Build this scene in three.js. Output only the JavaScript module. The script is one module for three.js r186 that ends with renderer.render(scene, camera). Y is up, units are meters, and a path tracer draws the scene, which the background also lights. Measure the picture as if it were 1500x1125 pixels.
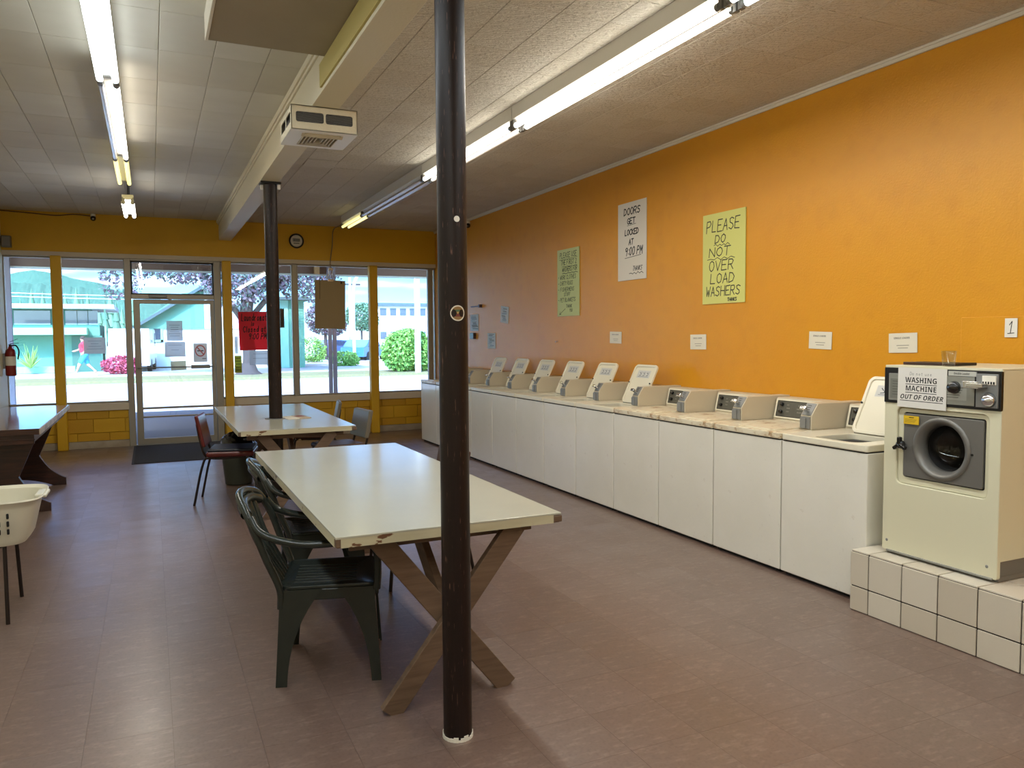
import * as THREE from 'three';
import { RoundedBoxGeometry } from 'three/addons/geometries/RoundedBoxGeometry.js';
import { mergeGeometries, toCreasedNormals } from 'three/addons/utils/BufferGeometryUtils.js';
import { MarchingCubes } from 'three/addons/objects/MarchingCubes.js';
import { RectAreaLightUniformsLib } from 'three/addons/lights/RectAreaLightUniformsLib.js';
import { Sky } from 'three/addons/objects/Sky.js';

RectAreaLightUniformsLib.init();
const scene = new THREE.Scene();
const renderer = new THREE.WebGLRenderer({ antialias: true });
renderer.toneMapping = THREE.LinearToneMapping;
renderer.toneMappingExposure = 1.0;
renderer.shadowMap.enabled = true;

// ---------------------------------------------------------------- camera
const V = (x, y, z) => new THREE.Vector3(x, y, z);
const FOCAL = 1147, EYE = V(0, 1.5186, 0);
const YAW = 24.742 * Math.PI / 180, PITCH = 3.448 * Math.PI / 180, ROLL = -0.422 * Math.PI / 180;
const fwd = V(Math.sin(YAW) * Math.cos(PITCH), -Math.sin(PITCH), -Math.cos(YAW) * Math.cos(PITCH));
const right0 = V(Math.cos(YAW), 0, Math.sin(YAW)), up0 = right0.clone().cross(fwd);
const camRight = right0.clone().multiplyScalar(Math.cos(ROLL)).addScaledVector(up0, Math.sin(ROLL));
const camUp = up0.clone().multiplyScalar(Math.cos(ROLL)).addScaledVector(right0, -Math.sin(ROLL));
const camera = new THREE.PerspectiveCamera(2 * Math.atan(562.5 / FOCAL) * 180 / Math.PI, 1500 / 1125, 0.05, 3000);
camera.position.copy(EYE);
camera.quaternion.setFromRotationMatrix(new THREE.Matrix4().makeBasis(camRight, camUp, fwd.clone().negate()));
scene.add(camera);
// direction of a pixel; a place follows where it meets a known plane
const rayOf = (px, py) => fwd.clone().addScaledVector(camRight, (px - 750) / FOCAL).addScaledVector(camUp, (562.5 - py) / FOCAL);
const onZ = (px, py, z) => { const d = rayOf(px, py); return EYE.clone().addScaledVector(d, z / d.z); };
const onY = (px, py, y) => { const d = rayOf(px, py); return EYE.clone().addScaledVector(d, (y - EYE.y) / d.y); };
const project = (p) => { const d = p.clone().sub(EYE), w = d.dot(fwd); return [750 + FOCAL * d.dot(camRight) / w, 562.5 - FOCAL * d.dot(camUp) / w, w]; };

// ---------------------------------------------------------------- sky and sun
const SUN_DIR = V(-0.5, 1.0, 1.0).normalize();
const sky = new Sky();
sky.name = 'sky';
sky.scale.setScalar(2500);
const su = sky.material.uniforms;
su.turbidity.value = 9; su.rayleigh.value = 0.9; su.mieCoefficient.value = 0.006; su.mieDirectionalG.value = 0.8;
su.sunPosition.value.copy(SUN_DIR);
scene.add(sky);
scene.backgroundIntensity = 1.35;
const sun = new THREE.DirectionalLight(new THREE.Color(1.0, 0.95, 0.87), 6.5);
sun.name = 'sun';
sun.position.copy(SUN_DIR).multiplyScalar(120).add(V(0, 0, -40));
sun.target.position.set(0, 0, -40);
sun.castShadow = true;
Object.assign(sun.shadow.camera, { left: -70, right: 70, top: 70, bottom: -70, near: 1, far: 300 });
sun.shadow.mapSize.set(4096, 4096);
scene.add(sun, sun.target);

// ---------------------------------------------------------------- helpers
const taken = new Map();
const numbered = (n) => { const k = taken.get(n) || 0; taken.set(n, k + 1); return k ? n + '_' + String(k).padStart(3, '0') : n; };
function tag(o, label, category, group, kind) {
  if (label) o.userData.label = label;
  if (category) o.userData.category = category;
  if (group) o.userData.group = group;
  if (kind) o.userData.kind = kind;
  return o;
}
function thing(name, label, category, pos = [0, 0, 0], turn = 0, group) {
  const o = new THREE.Group();
  o.name = numbered(name); o.position.set(...pos); o.rotation.y = turn; scene.add(o);
  return tag(o, label, category, group);
}
function mesh(name, geo, mat, parent) {
  const g = Array.isArray(geo) ? join(geo) : geo;
  const m = new THREE.Mesh(g, mat);
  m.name = parent && parent !== scene ? name : numbered(name);
  m.castShadow = m.receiveShadow = true;
  (parent || scene).add(m);
  return m;
}
const struct = (name, geo, mat) => tag(mesh(name, geo, mat), null, null, null, 'structure');
function join(list) {
  return mergeGeometries(list.map((g) => {
    const q = g.index ? g.toNonIndexed() : g.clone();
    for (const k of Object.keys(q.attributes)) if (!['position', 'normal', 'uv'].includes(k)) q.deleteAttribute(k);
    return q;
  }));
}
function copyOf(o, label, group) {
  const c = o.clone(); c.name = numbered(o.name.replace(/_\d{3}$/, '')); scene.add(c);
  c.userData = { ...o.userData };
  if (label) c.userData.label = label;
  if (group) c.userData.group = group;
  return c;
}
// uv in metres, from the dominant direction of each face
function metric(geo, s = 1, ou = 0, ov = 0) {
  const g = geo.index ? geo.toNonIndexed() : geo, p = g.attributes.position, uv = new Float32Array(p.count * 2);
  const a = V(0, 0, 0), b = V(0, 0, 0), c = V(0, 0, 0), n = V(0, 0, 0);
  for (let i = 0; i < p.count; i += 3) {
    a.fromBufferAttribute(p, i); b.fromBufferAttribute(p, i + 1); c.fromBufferAttribute(p, i + 2);
    n.copy(b).sub(a).cross(c.clone().sub(a));
    const ax = Math.abs(n.x), ay = Math.abs(n.y), az = Math.abs(n.z);
    for (let k = 0; k < 3; k++) {
      const v = [a, b, c][k];
      const [u, w] = ay >= ax && ay >= az ? [v.x, v.z] : ax >= az ? [v.z, v.y] : [v.x, v.y];
      uv[(i + k) * 2] = u * s + ou; uv[(i + k) * 2 + 1] = w * s + ov;
    }
  }
  g.setAttribute('uv', new THREE.BufferAttribute(uv, 2));
  return g;
}
// box given by its corners; r rounds the edges
function bx(x0, x1, y0, y1, z0, z1, r = 0, seg = 2) {
  const w = Math.abs(x1 - x0), h = Math.abs(y1 - y0), d = Math.abs(z1 - z0);
  const rr = Math.min(r, w * 0.49, h * 0.49, d * 0.49);
  const g = rr > 0 ? new RoundedBoxGeometry(w, h, d, seg, rr) : new THREE.BoxGeometry(w, h, d);
  g.translate((x0 + x1) / 2, (y0 + y1) / 2, (z0 + z1) / 2);
  return metric(g);
}
function rod(a, b, r0, r1 = r0, seg = 14) {
  const A = V(...a), B = V(...b), d = B.clone().sub(A), g = new THREE.CylinderGeometry(r1, r0, d.length(), seg);
  g.applyQuaternion(new THREE.Quaternion().setFromUnitVectors(V(0, 1, 0), d.clone().normalize()));
  g.translate((A.x + B.x) / 2, (A.y + B.y) / 2, (A.z + B.z) / 2);
  return g;
}
const tube = (pts, r, n = 40, seg = 10, closed = false) => new THREE.TubeGeometry(new THREE.CatmullRomCurve3(pts.map((q) => V(...q)), closed, 'centripetal'), n, r, seg, closed);
// a flat board from a to b (a beam with rectangular section w x t; side says the direction of w)
function board(a, b, w, t, side = [1, 0, 0], r = 0.004) {
  const A = V(...a), B = V(...b), d = B.clone().sub(A), L = d.length(), y = d.normalize();
  const z = V(...side).cross(y).normalize(), x = y.clone().cross(z).normalize();
  const g = new RoundedBoxGeometry(w, L, t, 1, r);
  metric(g);
  g.applyMatrix4(new THREE.Matrix4().makeBasis(x, y, z));
  g.translate((A.x + B.x) / 2, (A.y + B.y) / 2, (A.z + B.z) / 2);
  return metric(g.index ? g.toNonIndexed() : g);
}
function shapeOf(pts) { const s = new THREE.Shape(); pts.forEach(([x, y], i) => (i ? s.lineTo(x, y) : s.moveTo(x, y))); s.closePath(); return s; }
function roundRect(x0, y0, x1, y1, r, cls = THREE.Shape) {
  const s = new cls();
  s.moveTo(x0 + r, y0); s.lineTo(x1 - r, y0); s.absarc(x1 - r, y0 + r, r, -Math.PI / 2, 0); s.lineTo(x1, y1 - r); s.absarc(x1 - r, y1 - r, r, 0, Math.PI / 2);
  s.lineTo(x0 + r, y1); s.absarc(x0 + r, y1 - r, r, Math.PI / 2, Math.PI); s.lineTo(x0, y0 + r); s.absarc(x0 + r, y0 + r, r, Math.PI, 1.5 * Math.PI);
  return s;
}
const extr = (shape, depth, bevel = 0, seg = 8) => new THREE.ExtrudeGeometry(shape, { depth, bevelEnabled: bevel > 0, bevelThickness: bevel, bevelSize: bevel, bevelOffset: -bevel, bevelSegments: 2, curveSegments: seg });
const lathe = (pts, seg = 32) => new THREE.LatheGeometry(pts.map(([x, y]) => new THREE.Vector2(x, y)), seg);
const moved = (g, x, y, z) => g.translate(x, y, z);

// ---------------------------------------------------------------- random and noise
function rng(seed) { let s = seed >>> 0; return () => { s = (s + 0x6d2b79f5) >>> 0; let t = Math.imul(s ^ (s >>> 15), 1 | s); t = (t + Math.imul(t ^ (t >>> 7), 61 | t)) ^ t; return ((t ^ (t >>> 14)) >>> 0) / 4294967296; }; }
// tiling value noise: period is a whole number of cells
function noiser(seed) {
  const N = 256, r = rng(seed), tab = new Float32Array(N * N); for (let i = 0; i < N * N; i++) tab[i] = r();
  return (x, y, per = 256, pery = per) => {
    const xi = Math.floor(x), yi = Math.floor(y), fx = x - xi, fy = y - yi, sx = fx * fx * (3 - 2 * fx), sy = fy * fy * (3 - 2 * fy);
    const m = (a, p) => ((a % p) + p) % p, at = (a, b) => tab[(m(b, pery) % N) * N + (m(a, per) % N)];
    const t = at(xi, yi) + (at(xi + 1, yi) - at(xi, yi)) * sx, u = at(xi, yi + 1) + (at(xi + 1, yi + 1) - at(xi, yi + 1)) * sx;
    return t + (u - t) * sy;
  };
}
const n1 = noiser(11), n2 = noiser(29), n3 = noiser(53);
const fbm = (n, u, v, f, oct = 4, fy = f) => { let s = 0, a = 0.5, t = 0; for (let i = 0; i < oct; i++) { s += a * n(u * f, v * fy, f, fy); t += a; a *= 0.55; f *= 2; fy *= 2; } return s / t; };
// a texture computed from fn(u, v) -> [r,g,b] (sRGB 0..255) or a number
function tex(w, h, fn, { srgb = true, repeat = [1, 1] } = {}) {
  const d = new Uint8Array(w * h * 4);
  for (let y = 0; y < h; y++) for (let x = 0; x < w; x++) {
    const c = fn((x + 0.5) / w, (y + 0.5) / h), o = (y * w + x) * 4;
    if (typeof c === 'number') d[o] = d[o + 1] = d[o + 2] = Math.max(0, Math.min(255, c * 255)); else { d[o] = c[0]; d[o + 1] = c[1]; d[o + 2] = c[2]; }
    d[o + 3] = 255;
  }
  const t = new THREE.DataTexture(d, w, h, THREE.RGBAFormat);
  t.wrapS = t.wrapT = THREE.RepeatWrapping; t.magFilter = THREE.LinearFilter; t.minFilter = THREE.LinearMipmapLinearFilter; t.generateMipmaps = true;
  if (srgb) t.colorSpace = THREE.SRGBColorSpace;
  t.repeat.set(...repeat); t.needsUpdate = true;
  return t;
}
function canvasTex(w, h, draw) {
  const c = document.createElement('canvas'); c.width = w; c.height = h;
  const x = c.getContext('2d'); draw(x, w, h);
  const t = new THREE.CanvasTexture(c); t.colorSpace = THREE.SRGBColorSpace; t.magFilter = THREE.LinearFilter;
  return t;
}
const clampc = (v) => Math.max(0, Math.min(255, v));
const mixc = (a, b, t) => [0, 1, 2].map((i) => clampc(a[i] + (b[i] - a[i]) * t));
const std = (o) => new THREE.MeshStandardMaterial(o);
const phys = (o) => new THREE.MeshPhysicalMaterial(o);
// ---------------------------------------------------------------- materials
const M = {};
{
  // vinyl floor tile: brown with fine flecks and streaks
  const flo = tex(1024, 1024, (u, v) => {
    const big = fbm(n1, u, v, 5, 4), streak = fbm(n2, u, v, 40, 3, 128), fleck = fbm(n3, u, v, 256, 1);
    let c = mixc([106, 86, 76], [115, 95, 85], big);
    c = mixc(c, [152, 136, 124], Math.max(0, streak - 0.55) * 1.2);
    return mixc(c, [84, 68, 60], Math.max(0, 0.5 - fleck) * 0.7);
  }, { repeat: [0.5, 0.5] });
  const floBump = tex(512, 512, (u, v) => 0.25 * fbm(n1, u, v, 10, 2, 22) + 0.75 * fbm(n3, u, v, 3, 2, 6), { srgb: false, repeat: [0.7, 0.7] });
  const floRough = tex(512, 512, (u, v) => 0.3 + 0.14 * fbm(n2, u, v, 8, 3), { srgb: false, repeat: [0.45, 0.45] });
  M.floor = ['#ffffff', '#faf7f5', '#fdfaf8'].map((color) => phys({ color, map: flo, bumpMap: floBump, bumpScale: 0.0009, roughnessMap: floRough, roughness: 1, clearcoat: 0.45, clearcoatRoughness: 0.27 }));
  M.subfloor = std({ color: '#4a3c34', roughness: 0.9 });
  // fibre ceiling tile, painted; fissured
  const ceilBump = tex(512, 512, (u, v) => { const f = fbm(n1, u, v, 26, 3, 60), g = fbm(n3, u, v, 60, 2); return Math.min(1, Math.max(0, (f - 0.36) * 4)) * 0.75 + 0.25 * g; }, { srgb: false, repeat: [1.6, 1.6] });
  const ceilMap = tex(512, 512, (u, v) => mixc([196, 190, 176], [212, 206, 192], fbm(n2, u, v, 6, 4)), { repeat: [0.5, 0.5] });
  M.ceilFissured = ['#ffffff', '#faf8f5', '#fcfbf9'].map((color) => std({ color, map: ceilMap, bumpMap: ceilBump, bumpScale: 0.006, roughness: 0.85 }));
  const ceilMap2 = tex(512, 512, (u, v) => mixc([196, 191, 176], [210, 206, 192], fbm(n2, u, v, 5, 4, 9)), { repeat: [0.5, 0.5] });
  M.ceilPlain = ['#ffffff', '#f6f3ee', '#fbf9f6'].map((color) => std({ color, map: ceilMap2, roughness: 0.6 }));
  M.ceilBack = std({ color: '#8d8271', roughness: 0.95 });
  M.woodTrim = std({ color: '#d8d0be', roughness: 0.6 });
  // orange paint with rubbed patches and roller texture
  const wallMap = tex(1024, 1024, (u, v) => {
    const a = fbm(n1, u, v, 4, 4), b = fbm(n2, u, v, 24, 3), c = fbm(n3, u, v, 9, 5);
    let k = mixc([208, 141, 9], [217, 151, 15], a);
    k = mixc(k, [199, 132, 11], Math.max(0, b - 0.55));
    return mixc(k, [200, 143, 42], Math.max(0, c - 0.66) * 1.4);
  }, { repeat: [0.33, 0.33] });
  const paintBump = tex(512, 512, (u, v) => 0.6 * fbm(n1, u, v, 90, 2) + 0.4 * fbm(n2, u, v, 5, 2), { srgb: false, repeat: [1.2, 1.2] });
  M.orange = std({ map: wallMap, bumpMap: paintBump, bumpScale: 0.0011, roughness: 0.42 });
  const yelMap = tex(512, 512, (u, v) => mixc([206, 158, 16], [218, 172, 26], fbm(n2, u, v, 6, 4)), { repeat: [0.5, 0.5] });
  M.yellow = std({ map: yelMap, bumpMap: paintBump, bumpScale: 0.001, roughness: 0.5 });
  const blockBump = tex(256, 256, (u, v) => fbm(n3, u, v, 40, 3), { srgb: false, repeat: [3, 3] });
  M.block = ['#ffffff', '#f1ece0', '#f8f5ee'].map((color) => std({ color, map: yelMap, bumpMap: blockBump, bumpScale: 0.003, roughness: 0.55 }));
  M.cream = std({ color: '#d9d3b8', roughness: 0.6, bumpMap: paintBump, bumpScale: 0.0008 });
  M.trimCream = std({ color: '#cfc5b2', roughness: 0.5 });
  const baseMap = tex(256, 256, (u, v) => mixc([168, 156, 136], [138, 122, 102], Math.max(0, fbm(n1, u, v, 7, 4) - 0.35) * 1.5), { repeat: [1, 1] });
  M.base = std({ map: baseMap, roughness: 0.6 });
  M.beam = std({ color: '#d5ccb2', roughness: 0.6, bumpMap: paintBump, bumpScale: 0.0012 });
  const plyMap = tex(512, 512, (u, v) => mixc([158, 146, 122], [142, 128, 104], fbm(n1, u, v, 4, 4)), { repeat: [0.6, 0.6] });
  M.plywood = std({ map: plyMap, roughness: 0.75 });
  const poleMap = tex(512, 512, (u, v) => { const f = fbm(n3, u, v, 40, 3), c = fbm(n2, u, v, 60, 2); return mixc(mixc([23, 13, 11], [33, 20, 17], f), [120, 88, 74], c > 0.83 ? 0.8 : 0); }, { repeat: [2, 1] });
  M.pole = phys({ map: poleMap, roughness: 0.42, specularIntensity: 0.6 });
  M.alu = std({ color: '#9c968a', metalness: 0.55, roughness: 0.45 });
  M.aluDark = std({ color: '#3a3733', roughness: 0.5, metalness: 0.3 });
  M.glass = phys({ color: '#ffffff', transmission: 1, thickness: 0, roughness: 0.0, ior: 1.5 });
  // white enamel
  const enMap = tex(512, 512, (u, v) => { const s = fbm(n1, u, v, 5, 4), d = fbm(n3, u, v, 50, 3); return mixc(mixc([224, 221, 208], [232, 229, 218], s), [196, 188, 170], d > 0.84 ? 0.25 : 0); }, { repeat: [0.9, 0.9] });
  M.enamel = phys({ map: enMap, roughness: 0.34, clearcoat: 0.6, clearcoatRoughness: 0.1 });
  M.enamelTop = phys({ color: '#e2dcc6', roughness: 0.3, clearcoat: 0.3, clearcoatRoughness: 0.2 });
  // worn worktop with brown residue streaks, as on the closed machines
  const stain = tex(512, 512, (u, v) => {
    const a = fbm(n1, u, v, 6, 5, 12), b = fbm(n2, u, v, 10, 4);
    return mixc([222, 213, 188], [146, 108, 66], Math.max(0, Math.min(1, (a - 0.55) * 5)) * (b > 0.45 ? 0.75 : 0.2));
  }, { repeat: [1.8, 1.8] });
  M.stained = phys({ map: stain, roughness: 0.35, clearcoat: 0.2, clearcoatRoughness: 0.25 });
  M.machine = phys({ color: '#d6d2b6', roughness: 0.38, clearcoat: 0.2, clearcoatRoughness: 0.2 });
  M.coinBox = std({ color: '#c8bea6', roughness: 0.45 });
  M.steel = std({ color: '#9a9b98', metalness: 0.75, roughness: 0.35 });
  M.steelDull = std({ color: '#8b8c8a', metalness: 0.5, roughness: 0.5 });
  M.chrome = std({ color: '#d9dadb', metalness: 0.95, roughness: 0.15 });
  M.panelGrey = std({ color: '#74726d', metalness: 0.35, roughness: 0.42 });
  M.black = std({ color: '#0d0c0c', roughness: 0.45 });
  M.blackGloss = phys({ color: '#0a0909', roughness: 0.25, clearcoat: 0.5 });
  M.rubber = std({ color: '#1b1a19', roughness: 0.7 });
  M.whitePlastic = std({ color: '#e6e3d8', roughness: 0.4 });
  M.tubPlastic = std({ color: '#d5d0bb', roughness: 0.38 });
  M.tile = ['#cfc6b4', '#c9bfac', '#d4ccbb'].map((color) => phys({ color, roughness: 0.35, clearcoat: 0.25, clearcoatRoughness: 0.3, bumpMap: paintBump, bumpScale: 0.0006 }));
  M.grout = std({ color: '#2f2620', roughness: 0.95 });
  // tables: pale green-grey laminate, brown boards
  const lam = tex(512, 512, (u, v) => mixc([192, 191, 174], [184, 183, 166], fbm(n2, u, v, 8, 4)), { repeat: [0.7, 0.7] });
  M.laminate = phys({ map: lam, roughness: 0.3, clearcoat: 0.6, clearcoatRoughness: 0.14 });
  const chip = tex(512, 256, (u, v) => { const a = fbm(n1, u, v, 30, 4, 8); return a > 0.72 ? [104, 70, 46] : mixc([202, 196, 166], [180, 172, 142], fbm(n3, u, v, 12, 3)); }, { repeat: [0.37, 3.1] });
  M.laminateEdge = std({ map: chip, roughness: 0.4 });
  const woodFn = (a, b) => (u, v) => { const w = fbm(n1, u, v, 6, 4, 60), f = fbm(n2, u, v, 12, 3, 180); return mixc(a, b, Math.min(1, Math.max(0, 0.15 + (w - 0.3) * 1.3 + (f - 0.5) * 0.6))); };
  M.legWood = std({ map: tex(512, 512, woodFn([94, 74, 58], [118, 96, 76]), { repeat: [1, 1] }), roughness: 0.5 });
  M.darkWood = phys({ map: tex(512, 512, woodFn([38, 18, 12], [74, 38, 24]), { repeat: [1, 1] }), roughness: 0.34, clearcoat: 0.3, clearcoatRoughness: 0.2 });
  M.deskTop = phys({ map: tex(512, 512, woodFn([112, 82, 62], [140, 108, 84]), { repeat: [0.8, 0.8] }), roughness: 0.24, clearcoat: 0.9, clearcoatRoughness: 0.08 });
  const wornEdge = tex(512, 128, (u, v) => mixc([196, 186, 172], [112, 92, 78], Math.max(0, fbm(n1, u, v, 24, 4, 6) - 0.4) * 2), { repeat: [1, 2] });
  M.deskEdge = std({ map: wornEdge, roughness: 0.45 });
  M.resin = std({ color: '#242a26', roughness: 0.26 });
  M.redVinyl = phys({ color: '#5d1512', roughness: 0.35, clearcoat: 0.2 });
  M.navySheen = phys({ color: '#151a2c', roughness: 0.4, clearcoat: 0.1 });  // colour of the reflection laid over the red chair seat
  M.chairMetal = std({ color: '#2a211d', metalness: 0.5, roughness: 0.35 });
  M.brownVinyl = std({ color: '#4b3326', roughness: 0.45 });
  M.greyVinyl = std({ color: '#6c6658', roughness: 0.4 });
  M.binPlastic = std({ color: '#3c4038', roughness: 0.5 });
  M.bag = phys({ color: '#0a0a0b', roughness: 0.22, clearcoat: 0.4 });
  M.mat = std({ color: '#2a2a2b', roughness: 0.95, bumpMap: tex(256, 256, (u, v) => fbm(n3, u, v, 80, 2), { srgb: false, repeat: [5, 5] }), bumpScale: 0.004 });
  M.paper = std({ color: '#e3ded0', roughness: 0.8 });
  M.redPaint = std({ color: '#7c1410', roughness: 0.35 });
  M.cable = std({ color: '#8a7a58', roughness: 0.6 });
  M.cableDark = std({ color: '#5c3a1e', roughness: 0.6 });
  M.fixture = std({ color: '#d8d5cc', roughness: 0.4 });
  M.tubeOff = phys({ color: '#c9c4be', roughness: 0.2, clearcoat: 0.3 });
  const glow = (r, g, b, k) => std({ color: '#ffffff', roughness: 0.3, emissive: new THREE.Color(r, g, b), emissiveIntensity: k });
  M.tubeWarm = glow(1.0, 0.95, 0.85, 11);
  M.tubeCool = glow(0.84, 0.94, 1.0, 9);
  M.tubeYellow = glow(1.0, 0.86, 0.3, 1.3);
  M.tubeDim = glow(1.0, 0.9, 0.72, 0.6);
  // outdoors
  const asph = tex(512, 512, (u, v) => mixc([176, 174, 170], [198, 196, 192], fbm(n3, u, v, 30, 3)), { repeat: [0.2, 0.2] });
  M.road = std({ map: asph, roughness: 0.9 });
  M.walk = std({ color: '#b4b0a8', roughness: 0.9 });
  M.pavement = std({ color: '#5a5d62', roughness: 0.9 });
  M.grass = std({ map: tex(256, 256, (u, v) => mixc([112, 112, 70], [140, 128, 88], fbm(n3, u, v, 24, 3)), { repeat: [0.5, 0.5] }), roughness: 1 });
  M.fascia = std({ color: '#7a5a4d', roughness: 0.7 });
  M.soffit = std({ color: '#b9a894', roughness: 0.8 });
  M.postPaint = std({ color: '#86757a', roughness: 0.6 });
  M.outWhite = std({ color: '#d9d8d2', roughness: 0.8 });
  M.teal = std({ color: '#5d8c72', roughness: 0.8 });
  M.tealLight = std({ color: '#85ae98', roughness: 0.8 });
  M.tealDark = std({ color: '#3e6655', roughness: 0.8 });
  M.outTrim = std({ color: '#8bb892', roughness: 0.7 });
  M.darkPane = phys({ color: '#39424e', roughness: 0.12, clearcoat: 0.4 });
  M.roof = std({ color: '#4d5a57', roughness: 0.9 });
  M.hill = std({ map: tex(512, 512, (u, v) => mixc([52, 82, 66], [78, 110, 86], fbm(n3, u, v, 50, 3, 20)), { repeat: [1, 1] }), roughness: 1 });
  M.bark = std({ color: '#463b36', roughness: 0.95 });
  const leaf = (color) => std({ color, roughness: 0.7, side: THREE.DoubleSide });
  M.plumLeaf = [leaf('#6a5560'), leaf('#7b686c'), leaf('#5f6b5c')];
  M.bushLeaf = [leaf('#5d8a36'), leaf('#78a248'), leaf('#8cb250')];
  M.treeLeaf = [leaf('#4c6b4e'), leaf('#5d7f5c')];
  M.pinkLeaf = [leaf('#a8364c'), leaf('#bb5468')];
  M.yucca = leaf('#8fae55');
  M.skin = std({ color: '#c08e72', roughness: 0.6 });
  M.shirt = std({ color: '#c22f3f', roughness: 0.8 });
  M.shorts = std({ color: '#3f9db0', roughness: 0.8 });
  M.hair = std({ color: '#3a2a20', roughness: 0.8 });
  M.carWhite = phys({ color: '#dcdcda', roughness: 0.3, clearcoat: 0.6 });
  M.carBlue = phys({ color: '#3c6da4', roughness: 0.3, clearcoat: 0.6 });
  M.carDark = phys({ color: '#4a5560', roughness: 0.3, clearcoat: 0.6 });
  M.concretePole = std({ color: '#cfcac2', roughness: 0.8 });
}
// ---------------------------------------------------------------- the room
const XL = -1.76, XR = 4.323, ZB = -12.369, ZF = 2.6, HC = 3.256;
const SILL0 = 0.526, SILL1 = 0.629, HEAD0 = 2.66, HEAD1 = 2.723;
{
  // floor: subfloor slab with vinyl tiles laid on it
  const floor = struct('floor', bx(XL - 0.2, XR + 0.2, -0.16, -0.003, ZB - 0.2, ZF + 0.2), M.subfloor);
  const T = 0.3048, gap = 0.0007, x0 = 0.032 - 7 * T, z0 = -3.57 + 22 * T;
  const variants = [];
  for (let k = 0; k < 12; k++) {
    const g = new THREE.BoxGeometry(T - gap, 0.003, T - gap); g.translate(0, -0.0015, 0);
    const q = metric(g, 1, k * 0.377 + 0.11, k * 0.591 + 0.05);
    variants.push(q);
  }
  const r = rng(5), cells = [];
  for (let i = 0; i < 22; i++) for (let j = 0; j < 52; j++) {
    let xa = x0 + i * T, xb = xa + T, zb = z0 - j * T, za = zb - T;
    xa = Math.max(xa, XL); xb = Math.min(xb, XR); za = Math.max(za, ZB); zb = Math.min(zb, ZF);
    if (xb - xa < 0.02 || zb - za < 0.02) { r(); continue; }
    const c = V((xa + xb) / 2, 0, (za + zb) / 2), q = [[xa, za], [xb, za], [xb, zb], [xa, zb]].map(([x, z]) => project(V(x, 0, z)));
    let area = 0; if (q.every((e) => e[2] > 0.3)) { for (let k = 0; k < 4; k++) { const a = q[k], b = q[(k + 1) % 4]; area += a[0] * b[1] - b[0] * a[1]; } area = Math.abs(area) / 2; const [px, py] = project(c); if (px < -60 || px > 1560 || py > 1200 || c.x > 3.7) area = 0; }
    cells.push({ xa, xb, za, zb, c, area, full: xb - xa > T - 0.001 && zb - za > T - 0.001, v: Math.floor(r() * 12) });
  }
  cells.sort((a, b) => b.area - a.area);
  const rest = [[], [], []];
  cells.forEach((e, i) => {
    const g = e.full ? variants[e.v] : metric(moved(new THREE.BoxGeometry(e.xb - e.xa - gap, 0.003, e.zb - e.za - gap), 0, -0.0015, 0), 1, e.v * 0.37, e.v * 0.6);
    if (i < 300) { const m = mesh('floor_tile', g, M.floor[e.v % 3], floor); m.position.copy(e.c); }
    else rest[e.v % 3].push(g.clone().translate(e.c.x, 0, e.c.z));
  });
  rest.forEach((l, k) => { if (l.length) tag(mesh('floor_tiles', l, M.floor[k], floor), null, null, null, 'stuff'); });
}
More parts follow.
